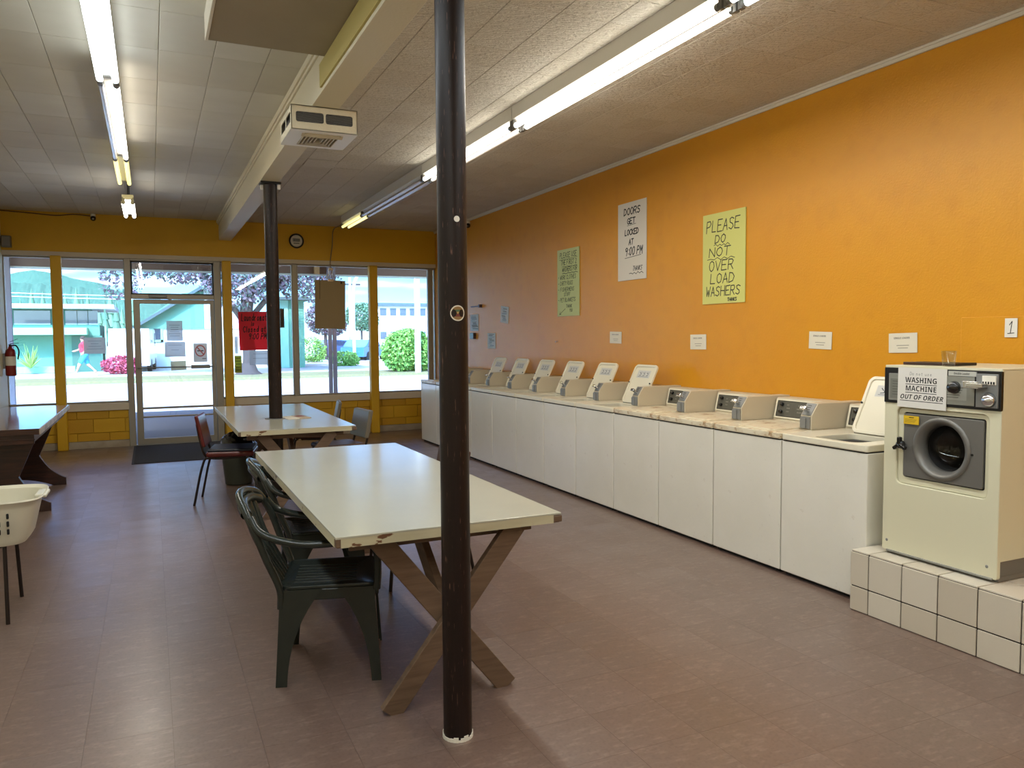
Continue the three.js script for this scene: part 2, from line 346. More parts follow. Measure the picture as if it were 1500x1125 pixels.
{
  // ceiling: boards with square fissured tiles right of the beam and long plain panels left of it
  const ceiling = struct('ceiling', bx(XL - 0.2, XR + 0.2, HC + 0.008, HC + 0.2, ZB - 0.2, ZF + 0.2), M.ceilBack);
  const cells = [], r = rng(8);
  const grid = (xa0, xb0, step, zstep, zoff, kind) => {
    for (let x = xa0; x < xb0 - 0.02; x += step) for (let z = ZF; z > ZB - zoff; z -= zstep) {
      const xb = Math.min(x + step, xb0), zt = Math.min(z + zoff, ZF), zl = Math.max(z + zoff - zstep, ZB); if (zt - zl < 0.03) continue;
      const c = V((x + xb) / 2, HC, (zt + zl) / 2), q = [[x, zl], [xb, zl], [xb, zt], [x, zt]].map(([a, b]) => project(V(a, HC, b)));
      let area = 0; if (q.every((e) => e[2] > 0.3)) { for (let k = 0; k < 4; k++) { const a = q[k], b = q[(k + 1) % 4]; area += a[0] * b[1] - b[0] * a[1]; } area = Math.abs(area) / 2; const [px, py] = project(c); if (px < -60 || px > 1560 || py < -60) area = 0; }
      cells.push({ w: xb - x, d: zt - zl, c, area, kind, v: Math.floor(r() * 3) });
    }
  };
  grid(1.135, XR, 0.3075, 0.3075, 0.04, 0);
  grid(XL + 0.01, 0.96, 0.3085, 0.62, 0.2, 1);
  cells.sort((a, b) => b.area - a.area);
  const rest = { 0: [[], [], []], 1: [[], [], []] }, cache = new Map();
  const tileGeo = (w, d, u, drop) => {
    const key = [w.toFixed(3), d.toFixed(3), u, drop].join();
    if (!cache.has(key)) {
      const b = 0.003, g = new THREE.BufferGeometry(), W = w / 2 - 0.0008, D = d / 2 - (drop ? 0.012 : 0.0008), y0 = 0.004, y1 = 0;
      // a shallow tray: flat face with chamfered rim
      const P = [[-W, y0, -D], [W, y0, -D], [W, y0, D], [-W, y0, D], [-W + b, y1, -D + b], [W - b, y1, -D + b], [W - b, y1, D - b], [-W + b, y1, D - b]];
      const F = [[4, 5, 6], [4, 6, 7], [0, 1, 5], [0, 5, 4], [1, 2, 6], [1, 6, 5], [2, 3, 7], [2, 7, 6], [3, 0, 4], [3, 4, 7]];
      g.setAttribute('position', new THREE.BufferAttribute(new Float32Array(F.flatMap((f) => f.flatMap((k) => P[k]))), 3));
      g.computeVertexNormals();
      cache.set(key, metric(g, 1, u * 0.31, u * 0.57));
    }
    return cache.get(key);
  };
  cells.forEach((e, i) => {
    const mats = e.kind ? M.ceilPlain : M.ceilFissured, u = Math.floor(r() * 5);
    // a couple of tiles near the middle hang loose, as photographed
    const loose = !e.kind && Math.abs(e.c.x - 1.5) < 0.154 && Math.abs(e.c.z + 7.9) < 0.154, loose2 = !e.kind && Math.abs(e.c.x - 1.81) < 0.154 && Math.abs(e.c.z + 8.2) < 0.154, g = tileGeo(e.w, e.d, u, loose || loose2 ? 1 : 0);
    if (loose || loose2) mesh('joint_shade_strip', bx(e.c.x - e.w / 2 + 0.004, e.c.x + e.w / 2 - 0.004, HC + 0.0035, HC + 0.005, e.c.z + e.d / 2 - 0.016, e.c.z + e.d / 2 - 0.001), M.black, ceiling);  // black strip stands in for the shade inside the gap
    if (i < 300 || loose || loose2) {
      const m = mesh(e.kind ? 'ceiling_panel' : 'ceiling_tile', g, mats[e.v], ceiling); m.position.copy(e.c);
      if (loose) { m.position.y -= 0.006; m.rotation.x = -0.03; } if (loose2) { m.position.y -= 0.004; m.rotation.x = -0.02; }
    } else rest[e.kind][e.v].push(g.clone().translate(e.c.x, e.c.y, e.c.z));
  });
  for (const k of [0, 1]) rest[k].forEach((l, v) => { if (l.length) tag(mesh(k ? 'ceiling_panels' : 'ceiling_tiles', l, (k ? M.ceilPlain : M.ceilFissured)[v], ceiling), null, null, null, 'stuff'); });
}
// walls
struct('wall_left', bx(XL - 0.2, XL, -0.05, HC + 0.05, ZB - 0.2, ZF + 0.2), M.cream);
{
  const w = struct('wall_right', bx(XR, XR + 0.2, -0.05, HC + 0.05, ZB - 0.2, ZF + 0.2), M.orange);
  const pa = mesh('wall_panel', bx(XR - 0.012, XR, 0.9, 1.612, -3.07, -0.6, 0.003), M.orange, w);
  const ho = mesh('wall_hook', [rod([XR, 1.462, -8.095], [XR - 0.03, 1.458, -8.095], 0.012, 0.008)], M.chrome, w);
  const ra = mesh('wall_bracket', [bx(XR - 0.03, XR, 1.955, 1.97, -10.75, -10.42), bx(XR - 0.045, XR, 1.94, 1.985, -10.42, -10.38)], M.brownVinyl, w);
}
struct('wall_front', bx(XL - 0.2, XR + 0.2, -0.05, HC + 0.05, ZF, ZF + 0.2), M.cream);
struct('trim_1', [bx(XR - 0.022, XR, HC - 0.035, HC + 0.004, ZB, ZF, 0.006), bx(XR - 0.034, XR, HC - 0.014, HC + 0.004, ZB, ZF, 0.004)], M.woodTrim);
// beam with its moulding and the boxed-in bulkhead beside it
{
  const b = struct('ceiling_beam', bx(0.965, 1.135, 2.97, HC + 0.01, ZB, ZF, 0.004), M.beam);
  mesh('beam_moulding', [bx(0.935, 0.967, HC - 0.04, HC + 0.002, ZB, ZF, 0.006), bx(0.95, 0.967, HC - 0.06, HC - 0.03, ZB, ZF, 0.004)], M.beam, b);
}
{
  const g = tag(new THREE.Group(), null, null, null, 'structure'); g.name = 'ceiling_bulkhead'; scene.add(g);
  mesh('bottom_board', bx(0.335, 0.963, 3.125, 3.14, -4.6, -0.8, 0.002), M.plywood, g);
  mesh('side_board', bx(0.318, 0.334, 3.118, HC + 0.003, -4.598, -0.8, 0.002), M.woodTrim, g);
  mesh('painted_strip', bx(0.952, 0.966, 2.99, 3.122, -4.74, -0.8, 0.002), std({ color: '#b3a25c', roughness: 0.6 }), g);
  mesh('end_board', bx(0.335, 0.963, 3.14, HC + 0.003, -4.598, -4.585, 0.001), M.plywood, g);
}
// back wall: lintel, block wall under the windows, posts, sills
{
  const lintel = struct('wall_back', bx(XL - 0.2, XR + 0.2, HEAD1, HC + 0.05, ZB - 0.2, ZB), M.yellow);
  struct('trim_2', bx(XL, XR, HEAD0, HEAD1, ZB - 0.14, ZB + 0.012, 0.005), M.trimCream);
  const core = struct('wall_back_low', [bx(XL - 0.2, -0.31, -0.05, SILL0, ZB - 0.2, ZB - 0.03), bx(0.975, XR + 0.2, -0.05, SILL0, ZB - 0.2, ZB - 0.026)], M.yellow);
  struct('trim_3', bx(XL, -0.30, SILL0, SILL1, ZB - 0.16, ZB + 0.022, 0.006), M.trimCream);
  struct('trim_4', bx(0.97, XR, SILL0, SILL1, ZB - 0.16, ZB + 0.022, 0.006), M.trimCream);
  const blocks = [0, 1, 2].map((v) => null), cache = new Map(), r = rng(21);
  const lay = (xa, xb) => {
    [[0.1, 0.215], [0.215, 0.412], [0.412, SILL0]].forEach(([y0, y1], row) => {
      let x = xa - (row % 2 ? 0.2 : 0);
      while (x < xb - 0.01) {
        const a = Math.max(x, xa), b = Math.min(x + 0.4, xb); x += 0.4;
        if (b - a < 0.03) continue;
        const w = b - a - 0.005, h = y1 - y0 - 0.005, key = w.toFixed(3) + h.toFixed(3);
        if (!cache.has(key)) cache.set(key, metric(new RoundedBoxGeometry(w, h, 0.03, 1, 0.005)));
        const m = mesh('concrete_block', cache.get(key), M.block[Math.floor(r() * 3)], core);
        m.position.set((a + b) / 2, (y0 + y1) / 2, ZB - 0.015 + (r() - 0.5) * 0.003 - 0.004);
      }
    });
  };
  lay(XL, -0.31); lay(0.975, XR);
  struct('baseboard_back', [bx(XL, -0.31, 0, 0.1, ZB - 0.03, ZB + 0.012, 0.004), bx(0.975, XR, 0, 0.1, ZB - 0.03, ZB + 0.012, 0.004)], M.base);
  for (const [xa, xb] of [[-1.194, -1.066], [0.988, 1.112], [3.176, 3.308]]) struct('window_post', bx(xa, xb, 0, HEAD0 + 0.001, ZB + 0.004, ZB + 0.13, 0.014, 3), M.yellow);
}
// shop windows: panes in thin aluminium frames
{
  const zg = ZB - 0.07, fr = 0.035;
  const spans = [[XL, -1.13], [-1.13, -0.3], [0.965, 1.05], [1.05, 2.012], [2.082, 3.242], [3.242, 4.212], [4.268, XR]];
  spans.forEach(([a, b], i) => {
    const g = tag(new THREE.Group(), null, null, null, 'structure'); g.name = 'window_' + (i + 1); scene.add(g);
    const y0 = SILL1 + 0.002, y1 = HEAD0 - 0.002;
    mesh('pane', bx(a + 0.012, b - 0.012, y0 + 0.02, y1 - 0.02, zg - 0.003, zg + 0.003), M.glass, g);
    mesh('window_frame', [bx(a, b, y0, y0 + 0.02, zg - 0.03, zg + 0.03, 0.003), bx(a, b, y1 - 0.022, y1, zg - 0.03, zg + 0.03, 0.003), bx(a, a + 0.014, y0, y1, zg - 0.03, zg + 0.03, 0.003), bx(b - 0.014, b, y0, y1, zg - 0.03, zg + 0.03, 0.003)], M.alu, g);
  });
  for (const [a, b] of [[2.012, 2.082], [4.212, 4.268]]) struct('window_mullion', bx(a, b, SILL1, HEAD0, zg - 0.05, zg + 0.04, 0.005), M.alu);
}
// door set: frame, transom light, leaf
{
  const d = tag(new THREE.Group(), null, null, null, 'structure'); d.name = 'door_1'; scene.add(d);
  const z0 = ZB - 0.13, z1 = ZB + 0.02, zc = ZB - 0.05;
  const f = mesh('door_frame', [bx(-0.305, -0.225, 0, HEAD0, z0, z1, 0.005), bx(0.875, 0.97, 0, HEAD0, z0, z1, 0.005), bx(-0.225, 0.875, 2.098, 2.16, z0, z1, 0.005), bx(-0.225, 0.875, HEAD0 - 0.03, HEAD0, z0, z1, 0.005)], M.alu, d);
  const t = mesh('transom_frame', [bx(-0.225, 0.875, 2.16, 2.178, zc - 0.03, zc + 0.03), bx(-0.225, 0.875, HEAD0 - 0.05, HEAD0 - 0.03, zc - 0.03, zc + 0.03), bx(-0.225, -0.205, 2.16, HEAD0 - 0.03, zc - 0.03, zc + 0.03), bx(0.855, 0.875, 2.16, HEAD0 - 0.03, zc - 0.03, zc + 0.03)], M.aluDark, d);
  mesh('pane', bx(-0.21, 0.86, 2.17, HEAD0 - 0.04, zc - 0.003, zc + 0.003), M.glass, t);
  const la = -0.205, lb = 0.872, zt = ZB - 0.06, zs = ZB - 0.015;
  const leaf = mesh('door_leaf', [bx(la, la + 0.085, 0.012, 2.09, zt, zs, 0.005), bx(lb - 0.055, lb, 0.012, 2.09, zt, zs, 0.005), bx(la + 0.08, lb - 0.05, 2.03, 2.09, zt, zs, 0.005), bx(la + 0.08, lb - 0.05, 0.012, 0.095, zt, zs, 0.005), bx(la + 0.08, lb - 0.05, 0.515, 0.545, zt, zs, 0.004), bx(la + 0.08, lb - 0.05, 0.392, 0.415, zt, zs, 0.004)], M.alu, d);
  mesh('pane', bx(la + 0.08, lb - 0.05, 0.09, 2.035, (zt + zs) / 2 - 0.003, (zt + zs) / 2 + 0.003), M.glass, leaf);
  mesh('push_bar', [rod([la + 0.03, 1.115, ZB + 0.035], [lb - 0.03, 1.118, ZB + 0.035], 0.009), rod([la + 0.04, 1.115, zs], [la + 0.04, 1.115, ZB + 0.035], 0.008), rod([lb - 0.03, 1.118, zs], [lb - 0.03, 1.118, ZB + 0.035], 0.008), bx(0.53, 0.79, 1.09, 1.145, ZB + 0.02, ZB + 0.05, 0.006)], M.steelDull, leaf);
  mesh('door_closer', [bx(0.0, 0.24, 2.115, 2.155, z1, z1 + 0.055, 0.008), board([0.1, 2.115, z1 + 0.035], [0.3, 2.085, z1 + 0.045], 0.02, 0.008, [0, 0, 1])], M.steelDull, d);
  mesh('threshold', bx(-0.225, 0.875, -0.01, 0.014, z0, z1, 0.003), M.steelDull, d);
}
// ---------------------------------------------------------------- top-loading washers along the orange wall
const WX = 3.598, WZ0 = -3.0954, WS = 0.66, TOP = 0.9;
{
  const W = 0.6495;                                      // washer spans z = 0 .. -W from its near side, front at x = 0
  const cab = metric(moved(new RoundedBoxGeometry(0.655, 0.829, W, 2, 0.006), 0.3275, 0.0245 + 0.4145, -W / 2));
  const plinthG = bx(0.03, 0.63, 0, 0.03, -0.02, -W + 0.02);
  const feet = [[0.05, -0.05], [0.05, -W + 0.05]].map(([x, z]) => rod([x - 0.012, 0, z], [x - 0.012, 0.03, z], 0.016));
  const seam = bx(0.004, 0.65, 0.852, 0.862, -0.006, -W + 0.006);
  const LZ0 = -0.1, LZ1 = -0.455, LX0 = 0.03, LX1 = 0.385;       // lid: near and far side, front and hinge
  const flat = (s, h, y, bev) => { const g = extr(s, h, bev); g.rotateX(-Math.PI / 2); return moved(g, 0, y, 0); };   // shape (x, -z) laid flat
  const openTop = (() => { const s = roundRect(-0.008, 0.0, 0.655, W, 0.02); s.holes.push(roundRect(LX0 + 0.012, -LZ0 + 0.012, LX1 - 0.01, -LZ1 - 0.012, 0.05, THREE.Path)); return metric(flat(s, 0.04 - 0.012, 0.861 + 0.006, 0.006)); })();
  const fullTop = metric(flat(roundRect(-0.008, 0.0, 0.655, W, 0.02), 0.04 - 0.012, 0.861 + 0.006, 0.006));
  const lidShape = roundRect(0, 0, LX1 - LX0, -LZ1 + LZ0, 0.045);
  const closedLid = metric(moved(flat(lidShape, 0.006, 0.903, 0.003), LX0, 0, LZ0));
  // open lid in its own axes: x up from the hinge, -z across; the inner face (a shallow tray) looks to the room
  const L = 0.385, D = LZ0 - LZ1;
  const rim = (() => { const s = roundRect(0, 0, L, D, 0.045); s.holes.push(roundRect(0.022, 0.022, L - 0.022, D - 0.022, 0.03, THREE.Path)); return extr(s, 0.012, 0.004, 8); })();
  const inner = extr(roundRect(0.012, 0.012, L - 0.012, D - 0.012, 0.036), 0.006, 0.001, 8);
  const stand = (g) => { g.rotateY(Math.PI / 2); g.rotateX(0); return g; };
  // shape axes (x, y) -> lid axes: x along the lid's height, y across; place: height h -> up and back, across -> -z
  const lean = 26 * Math.PI / 180, hx = LX1, hy = 0.902;
  const basis = new THREE.Matrix4().makeBasis(V(Math.sin(lean), Math.cos(lean), 0), V(0, 0, -1), V(-Math.cos(lean), Math.sin(lean), 0)).setPosition(hx, hy, LZ0);
  rim.applyMatrix4(basis); inner.applyMatrix4(basis);
  const lidLabel = (() => { const g = new THREE.PlaneGeometry(0.075, 0.2); const q = g.applyMatrix4(new THREE.Matrix4().makeBasis(V(1, 0, 0), V(0, 1, 0), V(0, 0, 1))); return moved(q, L - 0.095, D / 2, 0.0085).applyMatrix4(basis); })();
  // the print runs across the lid: turn its uv a quarter
  { const uv = lidLabel.attributes.uv; for (let i = 0; i < uv.count; i++) { const u = uv.getX(i), v = uv.getY(i); uv.setXY(i, v, u); } const a = [[0, 1], [0, 0], [1, 1], [1, 0]]; }
  const bumpers = [[0.2, 0.012], [0.2, D - 0.012]].map(([h, a]) => { const g = new THREE.CylinderGeometry(0.006, 0.006, 0.02, 10); g.rotateX(Math.PI / 2); return moved(g, h, a, 0.014).applyMatrix4(basis); });
  const hinge = rod([hx + 0.004, 0.904, LZ0 - 0.02], [hx + 0.004, 0.904, LZ1 + 0.02], 0.007);
  const tub = lathe([[0.165, 0.0], [0.165, -0.02], [0.2, -0.03], [0.2, -0.3], [0.06, -0.34], [0.05, -0.2], [0.03, -0.16], [0.0, -0.15]], 28);
  moved(tub, (LX0 + LX1) / 2, 0.866, (LZ0 + LZ1) / 2);
  const con = (() => { const s = shapeOf([[0.545, TOP - 0.002], [0.582, 1.058], [0.592, 1.062], [0.715, 1.062], [0.715, TOP - 0.002]]); const g = extr(s, 0.552, 0.003); return metric(moved(g, 0, 0, -W + 0.002)); })();
  // sloped face of the console: dark plate, knobs, dial
  const sl = Math.atan2(0.037, 0.158), face = new THREE.Matrix4().makeBasis(V(0, 0, 1), V(Math.sin(sl), Math.cos(sl), 0), V(-Math.cos(sl), Math.sin(sl), 0)).setPosition(0.5445, TOP + 0.002, -W + 0.002);
  const plate = moved(new RoundedBoxGeometry(0.515, 0.118, 0.006, 1, 0.002), 0.277, 0.083, 0.001).applyMatrix4(face);
  const border = (() => { const s = roundRect(0.005, 0.012, 0.549, 0.153, 0.008); s.holes.push(roundRect(0.02, 0.024, 0.534, 0.142, 0.005, THREE.Path)); return extr(s, 0.006, 0.001).applyMatrix4(face); })();
  const knobAt = (u, v, r, h) => { const g = lathe([[0, h], [r * 0.8, h], [r, h * 0.8], [r * 1.08, 0], [0, 0]], 18); g.rotateX(Math.PI / 2); return moved(g, u, v, 0.004).applyMatrix4(face); };
  const knobs = [knobAt(0.07, 0.115, 0.013, 0.022), knobAt(0.07, 0.06, 0.013, 0.022)];
  const dial = knobAt(0.34, 0.1, 0.024, 0.02);
  const plateLabel = moved(new THREE.PlaneGeometry(0.5, 0.11), 0.277, 0.083, 0.0046).applyMatrix4(face);
  const labelTex = canvasTex(512, 112, (c, w, h) => {
    c.fillStyle = '#55544c'; c.fillRect(0, 0, w, h); c.fillStyle = '#b0b0a6'; c.font = '11px sans-serif';
    for (const [t, x, y] of [['HOT', 90, 30], ['WARM', 90, 54], ['COLD', 90, 78], ['NORMAL', 200, 30], ['PERM PRESS', 190, 54], ['DELICATE', 196, 78]]) c.fillText(t, x, y);
    c.strokeStyle = '#66665f'; c.strokeRect(180, 12, 110, 84); c.strokeRect(28, 8, 110, 94);
    c.fillStyle = '#9d9d95'; c.fillRect(300, 84, 80, 8); c.fillRect(400, 20, 60, 5);
  });
  const mLabel = std({ map: labelTex, roughness: 0.4 });
  const lidTex = canvasTex(256, 96, (c, w, h) => {
    c.fillStyle = '#c9c9c4'; c.fillRect(0, 0, w, h);
    c.strokeStyle = '#50565c'; c.lineWidth = 7;
    for (const x of [40, 110, 180]) { c.beginPath(); c.moveTo(x, 18); c.lineTo(x, 62); c.lineTo(x + 34, 66); c.moveTo(x + 34, 22); c.lineTo(x + 8, 44); c.stroke(); }
    c.fillStyle = '#7d8288'; c.fillRect(26, 76, 204, 6);
  });
  const mLid = std({ map: lidTex, roughness: 0.6 });
  // coin meter case with its slide
  const caseG = (() => { const s = shapeOf([[0.262, TOP + 0.002], [0.262, 0.992], [0.318, 1.072], [0.72, 1.072], [0.72, TOP + 0.002]]); const g = extr(s, 0.088, 0.0025); return metric(moved(g, 0, 0, -0.095)); })();
  const vault = [bx(0.252, 0.262, TOP + 0.008, 0.986, -0.09, -0.012, 0.002), bx(0.244, 0.254, TOP + 0.012, 0.978, -0.088, -0.042, 0.002)];
  const bev = Math.atan2(0.056, 0.08), bm = new THREE.Matrix4().makeBasis(V(0, 0, 1), V(Math.sin(bev), Math.cos(bev), 0), V(-Math.cos(bev), Math.sin(bev), 0)).setPosition(0.262, 0.992, -0.093);
  const slidePlate = moved(new RoundedBoxGeometry(0.078, 0.09, 0.006, 1, 0.002), 0.042, 0.048, 0.002).applyMatrix4(bm);
  const slide = [moved(new RoundedBoxGeometry(0.04, 0.012, 0.05, 1, 0.003), 0.04, 0.03, 0.026).applyMatrix4(bm), moved(new RoundedBoxGeometry(0.05, 0.022, 0.012, 1, 0.003), 0.04, 0.03, 0.052).applyMatrix4(bm)];
  const slots = [0.045, 0.06, 0.075].map((v) => moved(new THREE.BoxGeometry(0.03, 0.004, 0.002), 0.036, v, 0.0055).applyMatrix4(bm));

  const OPEN = new Set([0, 4, 5, 6, 7, 8, 9]);
  const where = ['at the end of the row beside the tiled plinth', 'one place from the tiled plinth end of the row', 'two places from the tiled plinth end of the row', 'three places from the tiled plinth end of the row'];
  const ordinal = ['first', 'second', 'third', 'fourth', 'fifth', 'sixth', 'seventh', 'eighth', 'ninth', 'tenth', 'eleventh', 'twelfth'];
  for (let k = 0; k < 12; k++) {
    const open = OPEN.has(k);
    const label = open ? `white top-loading coin washer, lid raised, ${ordinal[k]} from the tiled plinth` : k < 4 ? `white top-loading coin washer, lid shut and brown-stained top, ${ordinal[k]} from the tiled plinth` : `white top-loading coin washer, lid shut, ${ordinal[k]} from the tiled plinth`;
    const t = thing('coin_washer', label, 'washer', [WX, 0, WZ0 - k * WS], 0, 'row of top-loading washers');
    mesh('base', [plinthG, ...feet], M.rubber, t);
    mesh('cabinet', cab, M.enamel, t);
    mesh('seam', seam, M.rubber, t);
    mesh('worktop', open ? openTop : fullTop, open ? M.enamelTop : M.stained, t);
    if (open) {
      const l = mesh('lid', [rim, inner], M.enamelTop, t);
      mesh('lid_print', lidLabel, mLid, l); mesh('bumper', bumpers[0], M.rubber, l); mesh('bumper', bumpers[1], M.rubber, l); mesh('hinge', hinge, M.steelDull, l);
      mesh('tub', tub, M.steelDull, t);
    } else mesh('lid', closedLid, k < 4 ? M.stained : M.enamelTop, t);
    const c = mesh('console', con, M.coinBox, t);
    mesh('control_plate', plate, M.black, c); mesh('console_trim', border, M.enamelTop, c); mesh('control_print', plateLabel, mLabel, c);
    for (const g of knobs) mesh('knob', g, M.blackGloss, c);
    mesh('dial', dial, M.whitePlastic, c);
    const b = mesh('coin_box', caseG, M.coinBox, t);
    mesh('vault_door', vault, M.steelDull, b); mesh('slide_plate', slidePlate, M.steelDull, b); mesh('coin_slide', slide, M.chrome, b); mesh('coin_slot', slots, M.black, b);
  }
}
// ---------------------------------------------------------------- tiled plinth
const PX = onY(1243.5, 891, 0).x, PH = 0.336, PZ0 = -3.088;
{
  const p = thing('tiled_plinth', 'low plinth clad in beige square tiles with dark joints', 'plinth', [0, 0, 0]);
  mesh('core', bx(PX + 0.006, XR - 0.001, 0, PH - 0.006, PZ0 + 0.004, -1.4), M.grout, p);
  const G = 0.0068, cols = [PZ0]; for (let z = -2.97; z < -1.45; z += 0.2045) cols.push(z); cols.push(-1.4);
  const r = rng(77), cache = new Map();
  const tile = (w, h, d, x, y, z) => { const k = [w, h, d].map((e) => e.toFixed(3)).join(); if (!cache.has(k)) cache.set(k, new RoundedBoxGeometry(w, h, d, 1, 0.0022)); const m = mesh('tile', cache.get(k), M.tile[Math.floor(r() * 3)], p); m.position.set(x, y, z); };
  for (let i = 0; i + 1 < cols.length; i++) {
    const z0 = cols[i], z1 = cols[i + 1], w = z1 - z0 - G; if (w < 0.02) continue;
    for (const [y0, y1] of [[0, 0.1375], [0.1375, PH - 0.008]]) tile(0.009, y1 - y0 - G, w, PX + 0.003, (y0 + y1) / 2, (z0 + z1) / 2);
    for (let x = PX; x < XR - 0.03; x += 0.2045) { const x1 = Math.min(x + 0.2045, XR); tile(x1 - x - G, 0.009, w, (x + x1) / 2, PH - 0.0045, (z0 + z1) / 2); }
  }
  for (let x = PX; x < WX - 0.001; x += 0.2045) for (const [y0, y1] of [[0, 0.1375], [0.1375, PH - 0.008]]) { const x1 = Math.min(x + 0.2045, WX); if (x1 - x > 0.02) tile(x1 - x - G, y1 - y0 - G, 0.009, (x + x1) / 2, (y0 + y1) / 2, PZ0 + 0.001); }
}
// ---------------------------------------------------------------- front-loading machine on the plinth
{
  const FX = 3.592, Z0 = -2.985, Z1 = -2.345, Y0 = 0.352, Y1 = 1.349, depth = 0.6;
  const t = thing('front_load_washer', 'cream front-loading coin washer with round dark window standing on tiled plinth', 'washer', [FX, PH, Z0]);
  const H = Y1 - Y0, W = Z1 - Z0, lift = Y0 - PH;       // local: z 0..W to the near side, x 0..depth to the wall
  mesh('base', bx(0.03, depth, 0, lift + 0.06, 0.02, W - 0.012), M.steelDull, t);
  // front skin with a rounded opening: shape (z, y)
  const ax = new THREE.Matrix4().makeBasis(V(0, 0, 1), V(0, 1, 0), V(-1, 0, 0));
  const dz0 = 0.112, dz1 = 0.56, dy0 = 0.428, dy1 = 0.772;
  const skin = roundRect(0, lift, W, H + lift - 0.0, 0.012); skin.holes.push(roundRect(dz0 - 0.034, dy0 - 0.036, dz1 + 0.022, dy1 + 0.024, 0.03, THREE.Path));
  const f = mesh('front_panel', extr(skin, 0.018, 0.004).applyMatrix4(ax).translate(0.022, 0, 0), M.machine, t);
  const lipS = roundRect(dz0 - 0.032, dy0 - 0.034, dz1 + 0.02, dy1 + 0.022, 0.028); lipS.holes.push(roundRect(dz0, dy0, dz1, dy1, 0.014, THREE.Path));
  mesh('door_recess', extr(lipS, 0.006, 0.002).applyMatrix4(ax).translate(0.02, 0, 0), M.machine, f);
  for (const [z, y] of [[0.03, 0.055], [W - 0.05, 0.055]]) { const g = new THREE.SphereGeometry(0.009, 14, 8); g.scale(0.5, 1, 1); mesh('bolt', moved(g, 0.002, lift + y, z), M.steelDull, f); }
  mesh('side_panels', [bx(0.02, depth, lift + 0.085, H + lift - 0.006, W - 0.008, W, 0.002), bx(0.02, depth, lift, H + lift - 0.006, 0, 0.008, 0.002), bx(depth - 0.01, depth, lift, H + lift - 0.01, 0.004, W - 0.004)], M.machine, t);
  mesh('side_kick_panel', bx(0.022, depth, lift + 0.012, lift + 0.084, W - 0.012, W - 0.003), M.panelGrey, t);
  mesh('top_panel', bx(0.0, depth, H + lift - 0.006, H + lift + 0.004, 0, W, 0.003), M.machine, t);
  mesh('lower_trim', bx(-0.006, 0.02, lift - 0.004, lift + 0.006, 0.03, W - 0.02, 0.002), M.steel, t);
  // door: grey plate with a porthole
  const dc = [0.335, 0.602], R = 0.153;
  mesh('door_gap', extr((() => { const q = roundRect(dz0 - 0.01, dy0 - 0.01, dz1 + 0.01, dy1 + 0.01, 0.016); const hq = new THREE.Path(); hq.absarc(0.335, 0.602, 0.14, 0, Math.PI * 2, true); q.holes.push(hq); return q; })(), 0.003, 0, 24).applyMatrix4(ax).translate(0.026, 0, 0), M.black, t);
  const dp = roundRect(dz0 + 0.006, dy0 + 0.006, dz1 - 0.006, dy1 - 0.006, 0.012); const hole = new THREE.Path(); hole.absarc(dc[0], dc[1], R - 0.012, 0, Math.PI * 2, true); dp.holes.push(hole);
  const door = mesh('door', extr(dp, 0.012, 0.003, 24).applyMatrix4(ax).translate(0.018, 0, 0), M.panelGrey, t);
  const ringG = lathe([[R + 0.006, 0.0], [R + 0.004, 0.01], [R - 0.008, 0.014], [R - 0.022, 0.008], [R - 0.034, -0.02], [R - 0.038, -0.05], [R - 0.012, -0.05], [R + 0.006, 0.0]], 56);
  ringG.rotateZ(Math.PI / 2); mesh('porthole_ring', moved(ringG, 0.006, dc[1], dc[0]), M.panelGrey, door);
  const gas = lathe([[R - 0.03, -0.02], [R - 0.034, -0.075], [R - 0.05, -0.11], [R - 0.02, -0.14], [R - 0.02, -0.03]], 48); gas.rotateZ(Math.PI / 2); mesh('gasket', moved(gas, 0.006, dc[1], dc[0]), M.rubber, door);
  const bowl = lathe([[R - 0.034, -0.03], [R - 0.045, -0.07], [R - 0.07, -0.105], [0.04, -0.125], [0, -0.128]], 48); bowl.rotateZ(Math.PI / 2);
  mesh('porthole_glass', moved(bowl, 0.006, dc[1], dc[0]), phys({ color: '#ffffff', transmission: 1, roughness: 0.03, thickness: 0, ior: 1.5 }), door);
  const drum = lathe([[R + 0.03, -0.14], [R + 0.05, -0.2], [R + 0.05, -0.5], [0, -0.5]], 40); drum.rotateZ(Math.PI / 2); mesh('drum', moved(drum, 0.006, dc[1], dc[0]), std({ color: '#4b443c', metalness: 0.7, roughness: 0.4, side: THREE.DoubleSide }), t);
  mesh('handle', [lathe([[0, 0.026], [0.018, 0.024], [0.022, 0.012], [0.022, 0], [0, 0]], 20).rotateZ(Math.PI / 2).translate(-0.002, 0.6, dz0 + 0.0), ...[90, 215, 335].map((a) => { const q = a * Math.PI / 180; return board([-0.02, 0.6, dz0], [-0.02, 0.6 + Math.sin(q) * 0.042, dz0 + Math.cos(q) * 0.042], 0.024, 0.02, [1, 0, 0], 0.006); })], M.blackGloss, door);
  mesh('lock_hole', rod([0.0, 0.595, dz1 - 0.06], [0.006, 0.595, dz1 - 0.06], 0.006), M.black, door);
  // fascia: black frame with plastic-covered instruction plate and the coin meter
  const fy0 = H + lift - 0.195, fy1 = H + lift - 0.008;
  const fas = mesh('fascia', bx(-0.006, 0.012, fy0, fy1, 0.0, W, 0.003), M.black, t);
